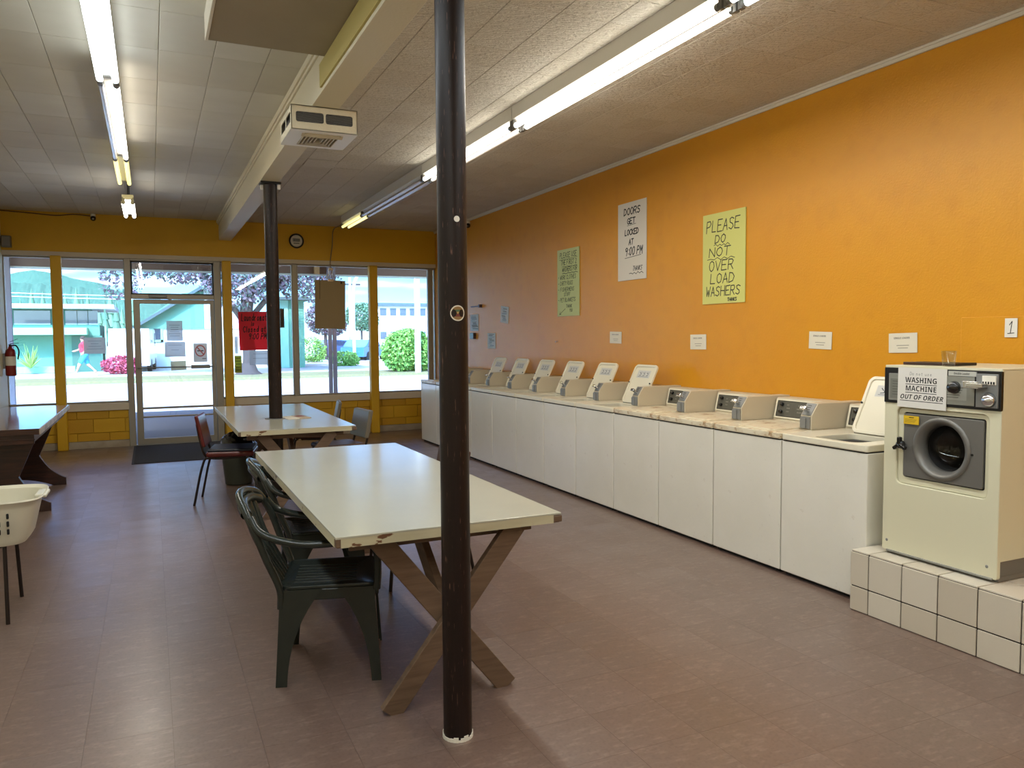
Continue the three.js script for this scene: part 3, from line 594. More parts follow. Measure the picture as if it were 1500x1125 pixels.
  const instr = canvasTex(512, 160, (c, w, h) => {
    c.fillStyle = '#8f9088'; c.fillRect(0, 0, w, h); c.fillStyle = '#7b7c75'; c.fillRect(10, 30, 200, 120); c.fillStyle = '#a4a59d'; c.fillRect(230, 34, 240, 100);
    c.fillStyle = '#565750'; c.font = '12px sans-serif'; for (let i = 0; i < 6; i++) { c.fillRect(24, 44 + i * 16, 120 + (i * 37) % 50, 3); c.fillRect(250, 48 + i * 14, 150 + (i * 53) % 60, 3); }
    c.fillStyle = '#c3c4bc'; c.beginPath(); c.moveTo(60, 150); c.lineTo(92, 60); c.lineTo(100, 62); c.lineTo(74, 150); c.fill(); c.beginPath(); c.moveTo(300, 150); c.lineTo(280, 70); c.lineTo(290, 70); c.lineTo(316, 150); c.fill();
  });
  const pl = (z0, z1, y0, y1, mat, name, parent, x = -0.008) => { const g = new THREE.PlaneGeometry(z1 - z0, y1 - y0); g.rotateY(-Math.PI / 2); return mesh(name, moved(g, x, (y0 + y1) / 2, (z0 + z1) / 2), mat, parent); };
  mesh('instruction_plate', bx(-0.008, 0.0, fy0 + 0.014, fy1 - 0.03, 0.03, 0.51, 0.001), M.steelDull, fas);
  pl(0.03, 0.51, fy0 + 0.016, fy1 - 0.032, std({ map: instr, roughness: 0.25, metalness: 0.2 }), 'instruction_print', fas, -0.0088);
  const dl = canvasTex(256, 32, (c) => { c.fillStyle = '#b9b9b0'; c.fillRect(0, 0, 256, 32); c.fillStyle = '#24241f'; c.font = 'bold 21px sans-serif'; c.fillText('Double Loader', 50, 23); });
  mesh('name_strip', bx(-0.009, 0.0, fy1 - 0.03, fy1 - 0.006, 0.372, 0.52, 0.001), M.steel, fas);
  pl(0.374, 0.518, fy1 - 0.029, fy1 - 0.007, std({ map: dl, roughness: 0.4 }), 'name_print', fas, -0.0096);
  mesh('timer_knob', lathe([[0, 0.03], [0.024, 0.028], [0.03, 0.01], [0.032, 0], [0, 0]], 24).rotateZ(Math.PI / 2).translate(-0.008, fy0 + 0.1, 0.408), M.blackGloss, fas);
  const cm = mesh('coin_meter', [bx(-0.014, 0.0, fy0 + 0.012, fy1 - 0.014, 0.52, 0.628, 0.003)], M.steelDull, fas);
  mesh('meter_window', bx(-0.018, -0.012, fy1 - 0.065, fy1 - 0.022, 0.552, 0.62, 0.002), M.paper, cm);
  mesh('meter_slots', [0, 1, 2, 3, 4].map((i) => bx(-0.02, -0.014, fy1 - 0.062, fy1 - 0.05, 0.556 + i * 0.013, 0.562 + i * 0.013)), M.black, cm);
  mesh('coin_slide', [bx(-0.06, -0.012, fy1 - 0.078, fy1 - 0.058, 0.5, 0.58, 0.003), bx(-0.058, -0.044, fy1 - 0.084, fy1 - 0.05, 0.48, 0.56, 0.003)], M.chrome, cm);
  mesh('lock_dome', lathe([[0, 0.03], [0.018, 0.026], [0.03, 0.014], [0.036, 0], [0, 0]], 28).rotateZ(Math.PI / 2).translate(-0.014, fy0 + 0.05, 0.586), M.chrome, cm);
  // stickers
  const yel = canvasTex(256, 160, (c) => { c.fillStyle = '#d8b21c'; c.fillRect(0, 0, 256, 160); c.fillStyle = '#2a2408'; c.fillRect(90, 22, 84, 16); c.fillStyle = '#8a6f14'; for (let i = 0; i < 4; i++) c.fillRect(24, 62 + i * 20, 200 - i * 12, 7); });
  mesh('warning_sticker', bx(-0.0045, -0.003, dy1 - 0.06, dy1 - 0.016, dz0 + 0.01, dz0 + 0.1), std({ color: '#d8b21c', roughness: 0.5 }), door);
  pl(dz0 + 0.011, dz0 + 0.099, dy1 - 0.059, dy1 - 0.017, std({ map: yel, roughness: 0.5 }), 'warning_print', door, -0.0052);
}
// ---------------------------------------------------------------- posts carrying the beam
function pipePost(label, x, z, r) {
  const t = thing('support_post', label, 'post', [x, 0, z]);
  mesh('pipe', moved(new THREE.CylinderGeometry(r, r, 2.95, 40, 1), 0, 2.955 / 2 + 0.005, 0), M.pole, t);
  mesh('cap_plate', bx(-r - 0.03, r + 0.03, 2.95, 2.968, -r - 0.015, r + 0.015, 0.002), M.black, t);
  const ring = []; const rr = rng(Math.round(x * 1000) + 3);
  for (let i = 0; i < 26; i++) { const a = i / 26 * Math.PI * 2, h = 0.006 + rr() * 0.016; ring.push(moved(new THREE.BoxGeometry(0.018, h, 0.004), 0, h / 2, r + 0.001).rotateY(a)); }
  mesh('chipped_paint', ring, M.whitePlastic, t);
  return t;
}
const postNear = pipePost('dark brown pipe post with a round sticker in front of laminate table', 1.02, -2.73, 0.0545);
const postFar = pipePost('dark brown pipe post standing up through the far laminate table', 1.06, -7.66, 0.061);
{
  // round sticker and a scuff, lying on the curved pipe and facing the room
  const a = Math.atan2(EYE.x - 1.02, EYE.z + 2.73) + 0.33, R = 0.0552;
  const pos = (ang, y) => { const s = []; return s; };
  const disc = (r0, y, ang0, rad) => { const g = new THREE.CircleGeometry(r0, 32), p = g.attributes.position; for (let i = 0; i < p.count; i++) { const u = p.getX(i), v = p.getY(i), q = ang0 + u / rad; p.setXYZ(i, Math.sin(q) * rad, y + v, Math.cos(q) * rad); } g.computeVertexNormals(); return g; };
  const st = canvasTex(128, 128, (c) => { c.fillStyle = '#d9d3c2'; c.fillRect(0, 0, 128, 128); c.beginPath(); c.arc(64, 64, 54, 0, 7); c.fillStyle = '#8a6a3e'; c.fill(); c.fillStyle = '#73302a'; c.fillRect(14, 70, 100, 22); c.fillStyle = '#4f6a4c'; c.fillRect(16, 36, 96, 16); c.fillStyle = '#b79a5a'; c.fillRect(18, 54, 92, 12); });
  mesh('sticker', disc(0.0285, 1.606, a, R), std({ map: st, roughness: 0.4 }), postNear);
  mesh('tape_scrap', disc(0.011, 1.945, a, R), M.whitePlastic, postNear);
  const sc = [[-0.07, -0.035], [0.075, 0.03]].map(([x, z]) => bx(x - 0.014, x + 0.014, 2.905, 2.966, z - 0.01, z + 0.01, 0.003));
  mesh('paint_flake', sc, M.whitePlastic, postFar);
}
// ---------------------------------------------------------------- laminate tables on crossed legs
function xTable(label, x0, x1, z0, z1, notch) {      // z0 far, z1 near
  const H = 0.76, th = 0.042, cx = (x0 + x1) / 2, cz = (z0 + z1) / 2, w = x1 - x0, l = z1 - z0;
  const t = thing('laminate_table', label, 'table', [cx, 0, cz]);
  const s = new THREE.Shape(); s.moveTo(-w / 2, -l / 2); s.lineTo(w / 2, -l / 2); s.lineTo(w / 2, l / 2); s.lineTo(-w / 2, l / 2); s.closePath();
  if (notch) { const h = new THREE.Path(); h.absarc(notch[0] - cx, -(notch[1] - cz), notch[2], 0, Math.PI * 2, true); s.holes.push(h); }
  const top = extr(s, 0.006, 0.0015, 20); top.rotateX(-Math.PI / 2);
  mesh('top_sheet', metric(moved(top, 0, H - 0.006, 0)), M.laminate, t);
  const c = new THREE.Shape(); c.moveTo(-w / 2 + 0.006, -l / 2 + 0.006); c.lineTo(w / 2 - 0.006, -l / 2 + 0.006); c.lineTo(w / 2 - 0.006, l / 2 - 0.006); c.lineTo(-w / 2 + 0.006, l / 2 - 0.006); c.closePath();
  if (notch) { const h = new THREE.Path(); h.absarc(notch[0] - cx, -(notch[1] - cz), notch[2], 0, Math.PI * 2, true); c.holes.push(h); }
  const core = extr(c, th - 0.006, 0); core.rotateX(-Math.PI / 2); mesh('core_board', metric(moved(core, 0, H - th, 0)), M.legWood, t);
  const e = 0.0045, y0 = H - th, y1 = H - 0.005;
  mesh('edge_strip', bx(-w / 2, -w / 2 + e, y0, y1, -l / 2 + 0.03, l / 2 - 0.03), M.laminateEdge, t);
  mesh('edge_strip', bx(w / 2 - e, w / 2, y0, y1, -l / 2 + 0.02, l / 2 - 0.05), M.laminateEdge, t);
  mesh('edge_strip', bx(-w / 2 + 0.02, w / 2 - 0.035, y0, y1, l / 2 - e, l / 2), M.laminateEdge, t);
  mesh('bare_corner', [bx(w / 2 - 0.036, w / 2 + 0.008, y0 + 0.002, y1 - 0.004, l / 2 - 0.055, l / 2 - 0.0005, 0.006), bx(-w / 2 + 0.0005, -w / 2 + 0.022, y0 + 0.002, y1 - 0.002, l / 2 - 0.03, l / 2 - 0.0005, 0.004)], M.legWood, t);
  mesh('edge_strip', bx(-w / 2 + 0.02, w / 2 - 0.02, y0, y1, -l / 2, -l / 2 + e), M.laminateEdge, t);
  for (const sgn of [1, -1]) {
    const z = sgn * (l / 2 - 0.085), y = H - th, a = 0.3, b = 0.27;
    mesh('leg', board([-a, y, z - 0.021], [b, 0.0, z - 0.021], 0.088, 0.036, [1, 0, 0]), M.legWood, t);
    mesh('leg', board([a, y, z + 0.021], [-b, 0.0, z + 0.021], 0.088, 0.036, [1, 0, 0]), M.legWood, t);
    mesh('brace', board([0, 0.36, z - sgn * 0.05], [0, y, z - sgn * 0.55], 0.036, 0.088, [1, 0, 0]), M.legWood, t);
    mesh('cross_cleat', bx(-w / 2 + 0.08, w / 2 - 0.08, y - 0.05, y, z - 0.06, z - 0.042, 0.003), M.legWood, t);
  }
  return t;
}
xTable('long pale laminate table with crossed brown legs behind the stickered post', 0.615, 1.585, -5.46, -2.945);
xTable('long pale laminate table pierced by the far pipe post', 0.63, 1.6, -9.32, -6.72, [1.06, -7.66, 0.068]);
{
  const n = thing('magazine', 'open magazine lying on the far table against its post', 'magazine', [1.24, 0.7605, -7.66], 0.15);
  mesh('page', bx(-0.11, 0.0, 0, 0.006, -0.14, 0.14, 0.002), M.paper, n);
  mesh('page', bx(0.0, 0.11, 0, 0.008, -0.14, 0.14, 0.003), std({ color: '#b7a58e', roughness: 0.5 }), n);
  mesh('picture', bx(0.02, 0.09, 0.008, 0.009, -0.1, 0.0), std({ color: '#8b3a33', roughness: 0.5 }), n);
  const f = thing('table_collar', 'thin metal collar round the post on the far table', 'collar', [1.06, 0.7605, -7.66]);
  const ring = new THREE.Shape(); ring.absarc(0, 0, 0.1, 0, Math.PI * 2); const rh = new THREE.Path(); rh.absarc(0, 0, 0.063, 0, Math.PI * 2, true); ring.holes.push(rh);
  mesh('plate', extr(ring, 0.004, 0.001, 28).rotateX(-Math.PI / 2), M.steelDull, f);
}
// ---------------------------------------------------------------- dark wood table by the left wall
{
  const x0 = XL + 0.02, x1 = -0.855, z0 = -10.16, z1 = -7.54, H = 0.785, th = 0.05;
  const t = thing('folding_counter', 'dark wood counter table on curved panel legs by the left wall', 'table', [0, 0, 0]);
  mesh('top', bx(x0, x1 - 0.008, H - th, H, z0, z1 - 0.008, 0.003), M.deskTop, t);
  mesh('edge_strip', bx(x1 - 0.009, x1, H - th, H - 0.001, z0, z1 - 0.0, 0.002), M.deskEdge, t);
  mesh('edge_strip', bx(x0, x1 - 0.009, H - th, H - 0.001, z1 - 0.009, z1, 0.002), M.darkWood, t);
  mesh('apron', [bx(x0, x1 - 0.05, H - 0.13, H - th, z1 - 0.06, z1 - 0.03, 0.004), bx(x0, x1 - 0.045, H - 0.1, H - 0.085, z1 - 0.03, z1 - 0.02, 0.004)], M.darkWood, t);
  mesh('apron', bx(x1 - 0.08, x1 - 0.055, H - 0.12, H - th, z0 + 0.06, z1 - 0.06, 0.004), M.darkWood, t);
  const w = x1 - x0;
  for (const z of [-8.02, -9.42]) {
    const s = new THREE.Shape(); s.moveTo(0, 0); s.quadraticCurveTo(w * 0.14, 0.36, 0.02, H - th); s.lineTo(w - 0.06, H - th);
    s.quadraticCurveTo(w * 0.8, 0.44, w * 0.74, 0.32); s.quadraticCurveTo(w * 0.84, 0.14, w + 0.005, 0.075); s.lineTo(w + 0.005, 0); s.lineTo(w - 0.11, 0); s.quadraticCurveTo(w / 2, 0.16, 0.11, 0); s.closePath();
    mesh('leg_panel', metric(moved(extr(s, 0.045, 0.003, 16), x0, 0, z - 0.022)), M.darkWood, t);
  }
  mesh('stretcher', bx(x0 + w * 0.45, x0 + w * 0.5, 0.3, 0.38, -9.4, -8.0, 0.004), M.darkWood, t);
}
// ---------------------------------------------------------------- plastic monobloc armchairs
function resinChair(label, x, z, turn) {              // faces local +x, origin under the seat's middle
  const t = thing('plastic_armchair', label, 'chair', [x, 0, z], turn, 'dark green plastic armchairs at the laminate table');
  const W = 0.235, D = 0.21;
  // seat: curved sheet with long slots
  const seatS = roundRect(-D, -W + 0.015, D + 0.02, W - 0.015, 0.06);
  for (let i = -3; i <= 3; i++) { const p = new THREE.Path(); const y = i * 0.042; p.moveTo(-D + 0.06, y - 0.006); p.lineTo(D - 0.09, y - 0.006); p.lineTo(D - 0.09, y + 0.006); p.lineTo(-D + 0.06, y + 0.006); p.closePath(); seatS.holes.push(p); }
  const sg = extr(seatS, 0.008, 0.003, 8); sg.rotateX(-Math.PI / 2);
  { const p = sg.attributes.position; for (let i = 0; i < p.count; i++) { const px = p.getX(i), pz = p.getZ(i); p.setY(i, p.getY(i) + 0.43 - 0.02 * (1 - Math.min(1, Math.abs(px) / D)) - 0.012 * (1 - (pz / W) ** 2) - (px > D - 0.03 ? (px - D + 0.03) ** 2 * 9 : 0)); } sg.computeVertexNormals(); }
  mesh('seat', sg, M.resin, t);
  mesh('seat_skirt', [bx(D - 0.004, D + 0.014, 0.375, 0.425, -W + 0.03, W - 0.03, 0.006), bx(-D + 0.02, D, 0.37, 0.42, W - 0.028, W - 0.014, 0.006), bx(-D + 0.02, D, 0.37, 0.42, -W + 0.014, -W + 0.028, 0.006)], M.resin, t);
  // tapering legs, splayed, with a folded section
  const leg = (ax, az, bx_, bz, w0, w1) => {
    const g = new THREE.BufferGeometry(), N = 10, pos = [], idx = [];
    for (let i = 0; i <= N; i++) { const k = i / N, y = 0.42 * (1 - k), x = ax + (bx_ - ax) * k, z = az + (bz - az) * k, w = w1 + (w0 - w1) * Math.pow(1 - k, 2.4), sx = Math.sign(bx_), sz = Math.sign(bz);
      for (const [u, v] of [[0, 0], [-sx * w, 0], [-sx * w, -sz * 0.008], [-sx * 0.008, -sz * 0.008], [-sx * 0.008, -sz * w * 0.8], [0, -sz * w * 0.8]]) pos.push(x + u, y, z + v); }
    for (let i = 0; i < N; i++) for (let j = 0; j < 6; j++) { const a = i * 6 + j, b = i * 6 + (j + 1) % 6, c = a + 6, d = b + 6; idx.push(a, c, b, b, c, d); }
    const e = N * 6; idx.push(e, e + 1, e + 2, e, e + 2, e + 3, e, e + 3, e + 4, e, e + 4, e + 5);
    g.setAttribute('position', new THREE.BufferAttribute(new Float32Array(pos), 3)); g.setIndex(idx);
    const q = g.toNonIndexed(); q.computeVertexNormals(); return metric(q);
  };
  const mm = M.resin.clone(); mm.side = THREE.DoubleSide;
  for (const s of [1, -1]) {
    mesh('leg', leg(D - 0.005, s * (W - 0.012), D + 0.02, s * (W + 0.012), 0.16, 0.042), mm, t);
    mesh('leg', leg(-D + 0.01, s * (W - 0.012), -D - 0.015, s * (W + 0.012), 0.18, 0.048), mm, t);
    // arm rail sweeping from the top of the back down to the front leg
    const rail = tube([[-D - 0.105, 0.745, s * (W - 0.02)], [-D - 0.06, 0.685, s * (W + 0.012)], [-D + 0.1, 0.635, s * (W + 0.035)], [D - 0.08, 0.63, s * (W + 0.03)], [D - 0.0, 0.6, s * (W + 0.02)], [D + 0.012, 0.5, s * (W + 0.004)], [D + 0.006, 0.41, s * (W - 0.008)]], 0.017, 44, 10);
    rail.scale(1, 1, 1); mesh('arm', rail, M.resin, t);
  }
  // back: rounded loop with slats
  const bk = (a, h) => [-D + 0.012 - Math.max(0, h - 0.42) * 0.36 - 0.05 * (1 - (a / W) ** 2) * Math.min(1, Math.max(0, (h - 0.4) / 0.2)), h, a];
  const loop = [[-W + 0.022, 0.34], [-W + 0.02, 0.42], [-W + 0.012, 0.56], [-W + 0.01, 0.68], [-W + 0.045, 0.775], [-0.1, 0.812], [0, 0.82], [0.1, 0.812], [W - 0.045, 0.775], [W - 0.01, 0.68], [W - 0.012, 0.56], [W - 0.02, 0.42], [W - 0.022, 0.34]].map(([a, h]) => bk(a, h));
  mesh('back_frame', tube(loop, 0.017, 70, 10), M.resin, t);
  for (const a of [-0.12, -0.06, 0, 0.06, 0.12]) {
    const p = [0.43, 0.52, 0.62, 0.72, 0.8].map((h) => bk(a * (0.75 + 0.25 * (h - 0.43) / 0.37), h)), g = tube(p, 0.014, 20, 8);
    mesh('slat', g, M.resin, t);
  }
  mesh('top_panel', tube([[-W + 0.06, 0.752], [-0.1, 0.775], [0, 0.78], [0.1, 0.775], [W - 0.06, 0.752]].map(([a, h]) => bk(a, h)), 0.024, 30, 10), M.resin, t);
  return t;
}
resinChair('dark green plastic armchair drawn up at the table corner by the stickered post', 0.73, -3.63, -0.27);
resinChair('dark green plastic armchair pushed well under the long table', 0.88, -4.62, -0.06);
// ---------------------------------------------------------------- metal-framed chairs
function frameChair(label, x, z, turn, seatMat, backMat, sheenMat, group, kind = 0) {      // faces local +x
  const t = thing('metal_frame_chair', label, 'chair', [x, 0, z], turn, group);
  const W = 0.2, D = 0.2;
  mesh('seat', moved(new RoundedBoxGeometry(0.42, 0.055, 0.41, 4, 0.025), 0.01, 0.462, 0), seatMat, t);
  if (sheenMat) mesh('seat_sheen', moved(new RoundedBoxGeometry(0.4, 0.028, 0.4, 3, 0.013), 0.015, 0.496, 0), sheenMat, t);  // thin coloured layer stands in for a reflection on the glossy seat
  const lean = 0.2, bg = kind ? moved(new RoundedBoxGeometry(0.045, 0.27, 0.43, 3, 0.012), 0, 0.67, 0) : moved(new RoundedBoxGeometry(0.035, 0.29, 0.38, 4, 0.016), 0, 0.675, 0);
  { const p = bg.attributes.position; for (let i = 0; i < p.count; i++) { const y = p.getY(i), zz = p.getZ(i); p.setX(i, p.getX(i) - 0.2 - (y - 0.46) * lean - (kind ? 0 : 0.035 * (1 - (zz / 0.19) ** 2))); } bg.computeVertexNormals(); }
  mesh('backrest', bg, backMat, t);
  for (const s of [1, -1]) {
    mesh('leg', tube([[D - 0.02, 0.43, s * (W - 0.03)], [D + 0.005, 0.42, s * (W - 0.01)], [D + 0.03, 0.2, s * W], [D + 0.05, 0.0, s * (W + 0.01)]], 0.011, 24, 8), M.chairMetal, t);
    mesh('leg', tube([[-D + 0.06, 0.435, s * (W - 0.02)], [-D + 0.0, 0.43, s * (W - 0.01)], [-D - 0.03, 0.36, s * W], [-D - 0.11, 0.0, s * (W + 0.01)]], 0.011, 24, 8), M.chairMetal, t);
    mesh('back_post', tube([[D - 0.06, 0.428, s * (W - 0.035)], [-D + 0.03, 0.43, s * (W - 0.03)], [-D - 0.012, 0.46, s * (W - 0.025)], [-D - 0.05, 0.6, s * (W - 0.03)], [-D - 0.075, 0.74, s * (W - 0.04)]], 0.011, 32, 8), M.chairMetal, t);
  }
  mesh('crossbar', rod([D - 0.06, 0.428, -W + 0.03], [D - 0.06, 0.428, W - 0.03], 0.009), M.chairMetal, t);
  return t;
}
frameChair('red vinyl chair with navy layer standing in for the seat reflection, facing the far table', 0.665, -7.77, -0.22, M.redVinyl, M.redVinyl, M.navySheen);
frameChair('brown chair with grey square backrest at the far table on the washer side', 1.66, -7.72, Math.PI + 0.12, M.brownVinyl, M.greyVinyl, null, null, 1);
frameChair('brown chair with low grey rounded backrest near the window end of the far table', 1.62, -8.75, Math.PI - 0.15, M.brownVinyl, M.greyVinyl, null, null, 0);
frameChair('brown chair tucked under the near table on the washer side', 1.5, -4.72, Math.PI + 0.05, M.brownVinyl, M.brownVinyl, null, null, 1);
// ---------------------------------------------------------------- waste bin with a black liner
{
  const t = thing('waste_bin', 'dark grey waste bin with black bag liner beside the far table', 'bin', [0.8, 0, -8.62]);
  mesh('bucket', lathe([[0, 0.004], [0.13, 0.004], [0.135, 0.012], [0.168, 0.36], [0.172, 0.365], [0.162, 0.365], [0.13, 0.02], [0, 0.016]], 36), M.binPlastic, t);
  const g = new THREE.SphereGeometry(0.18, 40, 22, 0, Math.PI * 2, 0, Math.PI * 0.62), p = g.attributes.position;
  for (let i = 0; i < p.count; i++) { const x = p.getX(i), y = p.getY(i), z = p.getZ(i), a = Math.atan2(z, x), k = 1 + 0.13 * (fbm(n1, (a / 6.283 + 1) % 1, (y + 0.2) * 2, 16, 3) - 0.5) * 2; p.setXYZ(i, x * k, 0.4 + y * 0.85 * k, z * k); }
  g.computeVertexNormals(); mesh('bag_liner', g, M.bag, t);
}
// ---------------------------------------------------------------- laundry tub on legs
{
  const t = thing('laundry_tub', 'cream plastic laundry tub with slotted side on thin metal legs', 'laundry tub', [-0.92, -0.0, -5.12]);
  const hw = 0.33, hd = 0.27, y0 = 0.41, y1 = 0.645;
  // walls: loft of rounded rectangles
  const prof = [[0.1, y0, 0.62], [0.02, y0 + 0.004, 0.8], [0, y0 + 0.03, 0.86], [0, y1 - 0.03, 0.98], [0, y1 - 0.012, 1.0], [0, y1 + 0.012, 1.08], [0, y1 + 0.02, 1.07], [0, y1 + 0.004, 0.99], [0, y1 - 0.04, 0.955], [0, y0 + 0.04, 0.83], [0.02, y0 + 0.014, 0.78], [0.1, y0 + 0.01, 0.6]];
  const seg = 64, pos = [], idx = [];
  prof.forEach(([inset, y, s]) => { for (let i = 0; i < seg; i++) { const a = i / seg * Math.PI * 2, c = Math.cos(a), d = Math.sin(a), e = 0.42; pos.push(Math.sign(c) * Math.abs(c) ** e * hw * s, y, Math.sign(d) * Math.abs(d) ** e * hd * s); } });
  for (let k = 0; k + 1 < prof.length; k++) for (let i = 0; i < seg; i++) { const a = k * seg + i, b = k * seg + (i + 1) % seg; idx.push(a, a + seg, b, b, a + seg, b + seg); }
  const bot = pos.length / 3; pos.push(0, y0, 0); for (let i = 0; i < seg; i++) idx.push(bot, i, (i + 1) % seg);
  const bt2 = pos.length / 3; pos.push(0, y0 + 0.01, 0); const o = (prof.length - 1) * seg; for (let i = 0; i < seg; i++) idx.push(bt2, o + (i + 1) % seg, o + i);
  const g = new THREE.BufferGeometry(); g.setAttribute('position', new THREE.BufferAttribute(new Float32Array(pos), 3)); g.setIndex(idx); g.computeVertexNormals();
  const mt = M.tubPlastic.clone(); mt.side = THREE.DoubleSide;
  const body = mesh('tub', metric(toCreasedNormals(g, 0.6)), mt, t);
  for (const sx of [1, -1]) mesh('handle', [bx(sx * hw * 1.02 - 0.03, sx * hw * 1.02 + 0.03, y1 - 0.004, y1 + 0.016, -0.09, 0.09, 0.008)], M.tubPlastic, body);
  // slots on the side facing the room (near side)
  for (let i = 0; i < 3; i++) for (const u of [0.16, 0.2]) mesh('slot', moved(new RoundedBoxGeometry(0.012, 0.03, 0.012, 1, 0.004), u, y0 + 0.09 + i * 0.042, hd * 0.925 + i * 0.0015), M.black, body);
  const rr = [[0.18, 0.25], [0.18, -0.25], [-0.2, 0.25], [-0.2, -0.25]];
  for (const [x, z] of rr) mesh('leg', rod([x * 0.95, y0 + 0.0, z * 0.75], [x, 0, z], 0.0105), M.chairMetal, t);
  mesh('stand_ring', tube([[0.17, y0 + 0.004, 0.19], [0.17, y0 + 0.004, -0.19], [-0.19, y0 + 0.004, -0.19], [-0.19, y0 + 0.004, 0.19]], 0.009, 60, 8, true), M.chairMetal, t);
}
// ---------------------------------------------------------------- door mat
{
  const t = thing('door_mat', 'dark grey mat on the floor inside the glass door', 'mat', [0.3, 0, -11.4]);
  mesh('pile', bx(-0.53, 0.62, 0, 0.009, -0.9, 0.84, 0.004), M.mat, t);
  mesh('border', [bx(-0.555, -0.53, 0, 0.006, -0.92, 0.865), bx(0.62, 0.645, 0, 0.006, -0.92, 0.865), bx(-0.53, 0.62, 0, 0.006, 0.84, 0.865)], M.rubber, t);
}
// ---------------------------------------------------------------- fire extinguisher by the left wall
{
  const t = thing('fire_extinguisher', 'dark red fire extinguisher with pale label hung on the left wall', 'extinguisher', [XL + 0.085, 1.05, ZB + 0.25]);
  mesh('bracket', bx(-0.085, -0.06, 0.1, 0.3, -0.03, 0.03, 0.003), M.steelDull, t);
  mesh('cylinder', lathe([[0, 0], [0.055, 0.004], [0.062, 0.02], [0.062, 0.3], [0.052, 0.345], [0.024, 0.365], [0.02, 0.39], [0, 0.39]], 32), M.redPaint, t);
  mesh('label_band', moved(new THREE.CylinderGeometry(0.0625, 0.0625, 0.12, 32, 1, true), 0, 0.2, 0), M.paper, t);
  mesh('valve', [rod([0, 0.385, 0], [0, 0.42, 0], 0.016), board([0.0, 0.425, 0], [0.1, 0.435, 0.01], 0.02, 0.008, [0, 0, 1]), board([0.0, 0.45, 0], [0.09, 0.49, 0.01], 0.02, 0.006, [0, 0, 1])], M.black, t);
  mesh('hose', tube([[0.01, 0.4, 0.01], [0.07, 0.4, 0.03], [0.1, 0.33, 0.03], [0.085, 0.22, 0.03]], 0.009, 24, 8), M.black, t);
}
// ---------------------------------------------------------------- fluorescent battens
// one fitting: housing, end sockets and two tubes; lit says which tube shines (left, right) and how
function batten(name, label, x, z0, z1, y, tubes, lights, group, hang = 0) {
  const L = z0 - z1, cz = (z0 + z1) / 2, t = thing(name, label, 'ceiling light', [x, y, cz], 0, group);
  const top = hang ? 0.075 : HC - y - 0.002;
  const s = shapeOf([[-0.055, top], [-0.055, 0.055], [-0.025, 0.028], [0.025, 0.028], [0.055, 0.055], [0.055, top]]);
  mesh('housing', moved(extr(s, L - 0.004, 0), 0, 0, -L / 2 + 0.002), M.fixture, t);
  for (const e of [1, -1]) for (const u of [-0.043, 0.043]) mesh('socket', bx(u - 0.014, u + 0.014, -0.022, 0.05, e * (L / 2 - 0.03), e * (L / 2 - 0.004), 0.004), M.panelGrey, t);
  tubes.forEach((m, i) => {
    const u = i ? 0.043 : -0.043, tb = mesh('tube', rod([u, 0, -L / 2 + 0.035], [u, 0, L / 2 - 0.035], 0.019, 0.019, 18), m, t);
    for (const e of [1, -1]) mesh('tube_cap', rod([u, 0, e * (L / 2 - 0.03)], [u, 0, e * (L / 2 - 0.055)], 0.0198, 0.0198, 16), M.steel, tb);
  });
  if (hang) mesh('stem', [rod([0, 0.07, -L / 2 + 0.2], [0, HC - y, -L / 2 + 0.2], 0.006), rod([0, 0.07, L / 2 - 0.12], [0, HC - y, L / 2 - 0.12], 0.006)], M.chairMetal, t);
  for (const [u, w, color, k] of lights) {
    const a = new THREE.RectAreaLight(color, k, w, L - 0.1); a.name = 'tube_light';
    a.position.set(x + u, y - 0.0215, cz); a.lookAt(x + u, y - 5, cz); scene.add(a);
  }
  return t;
}
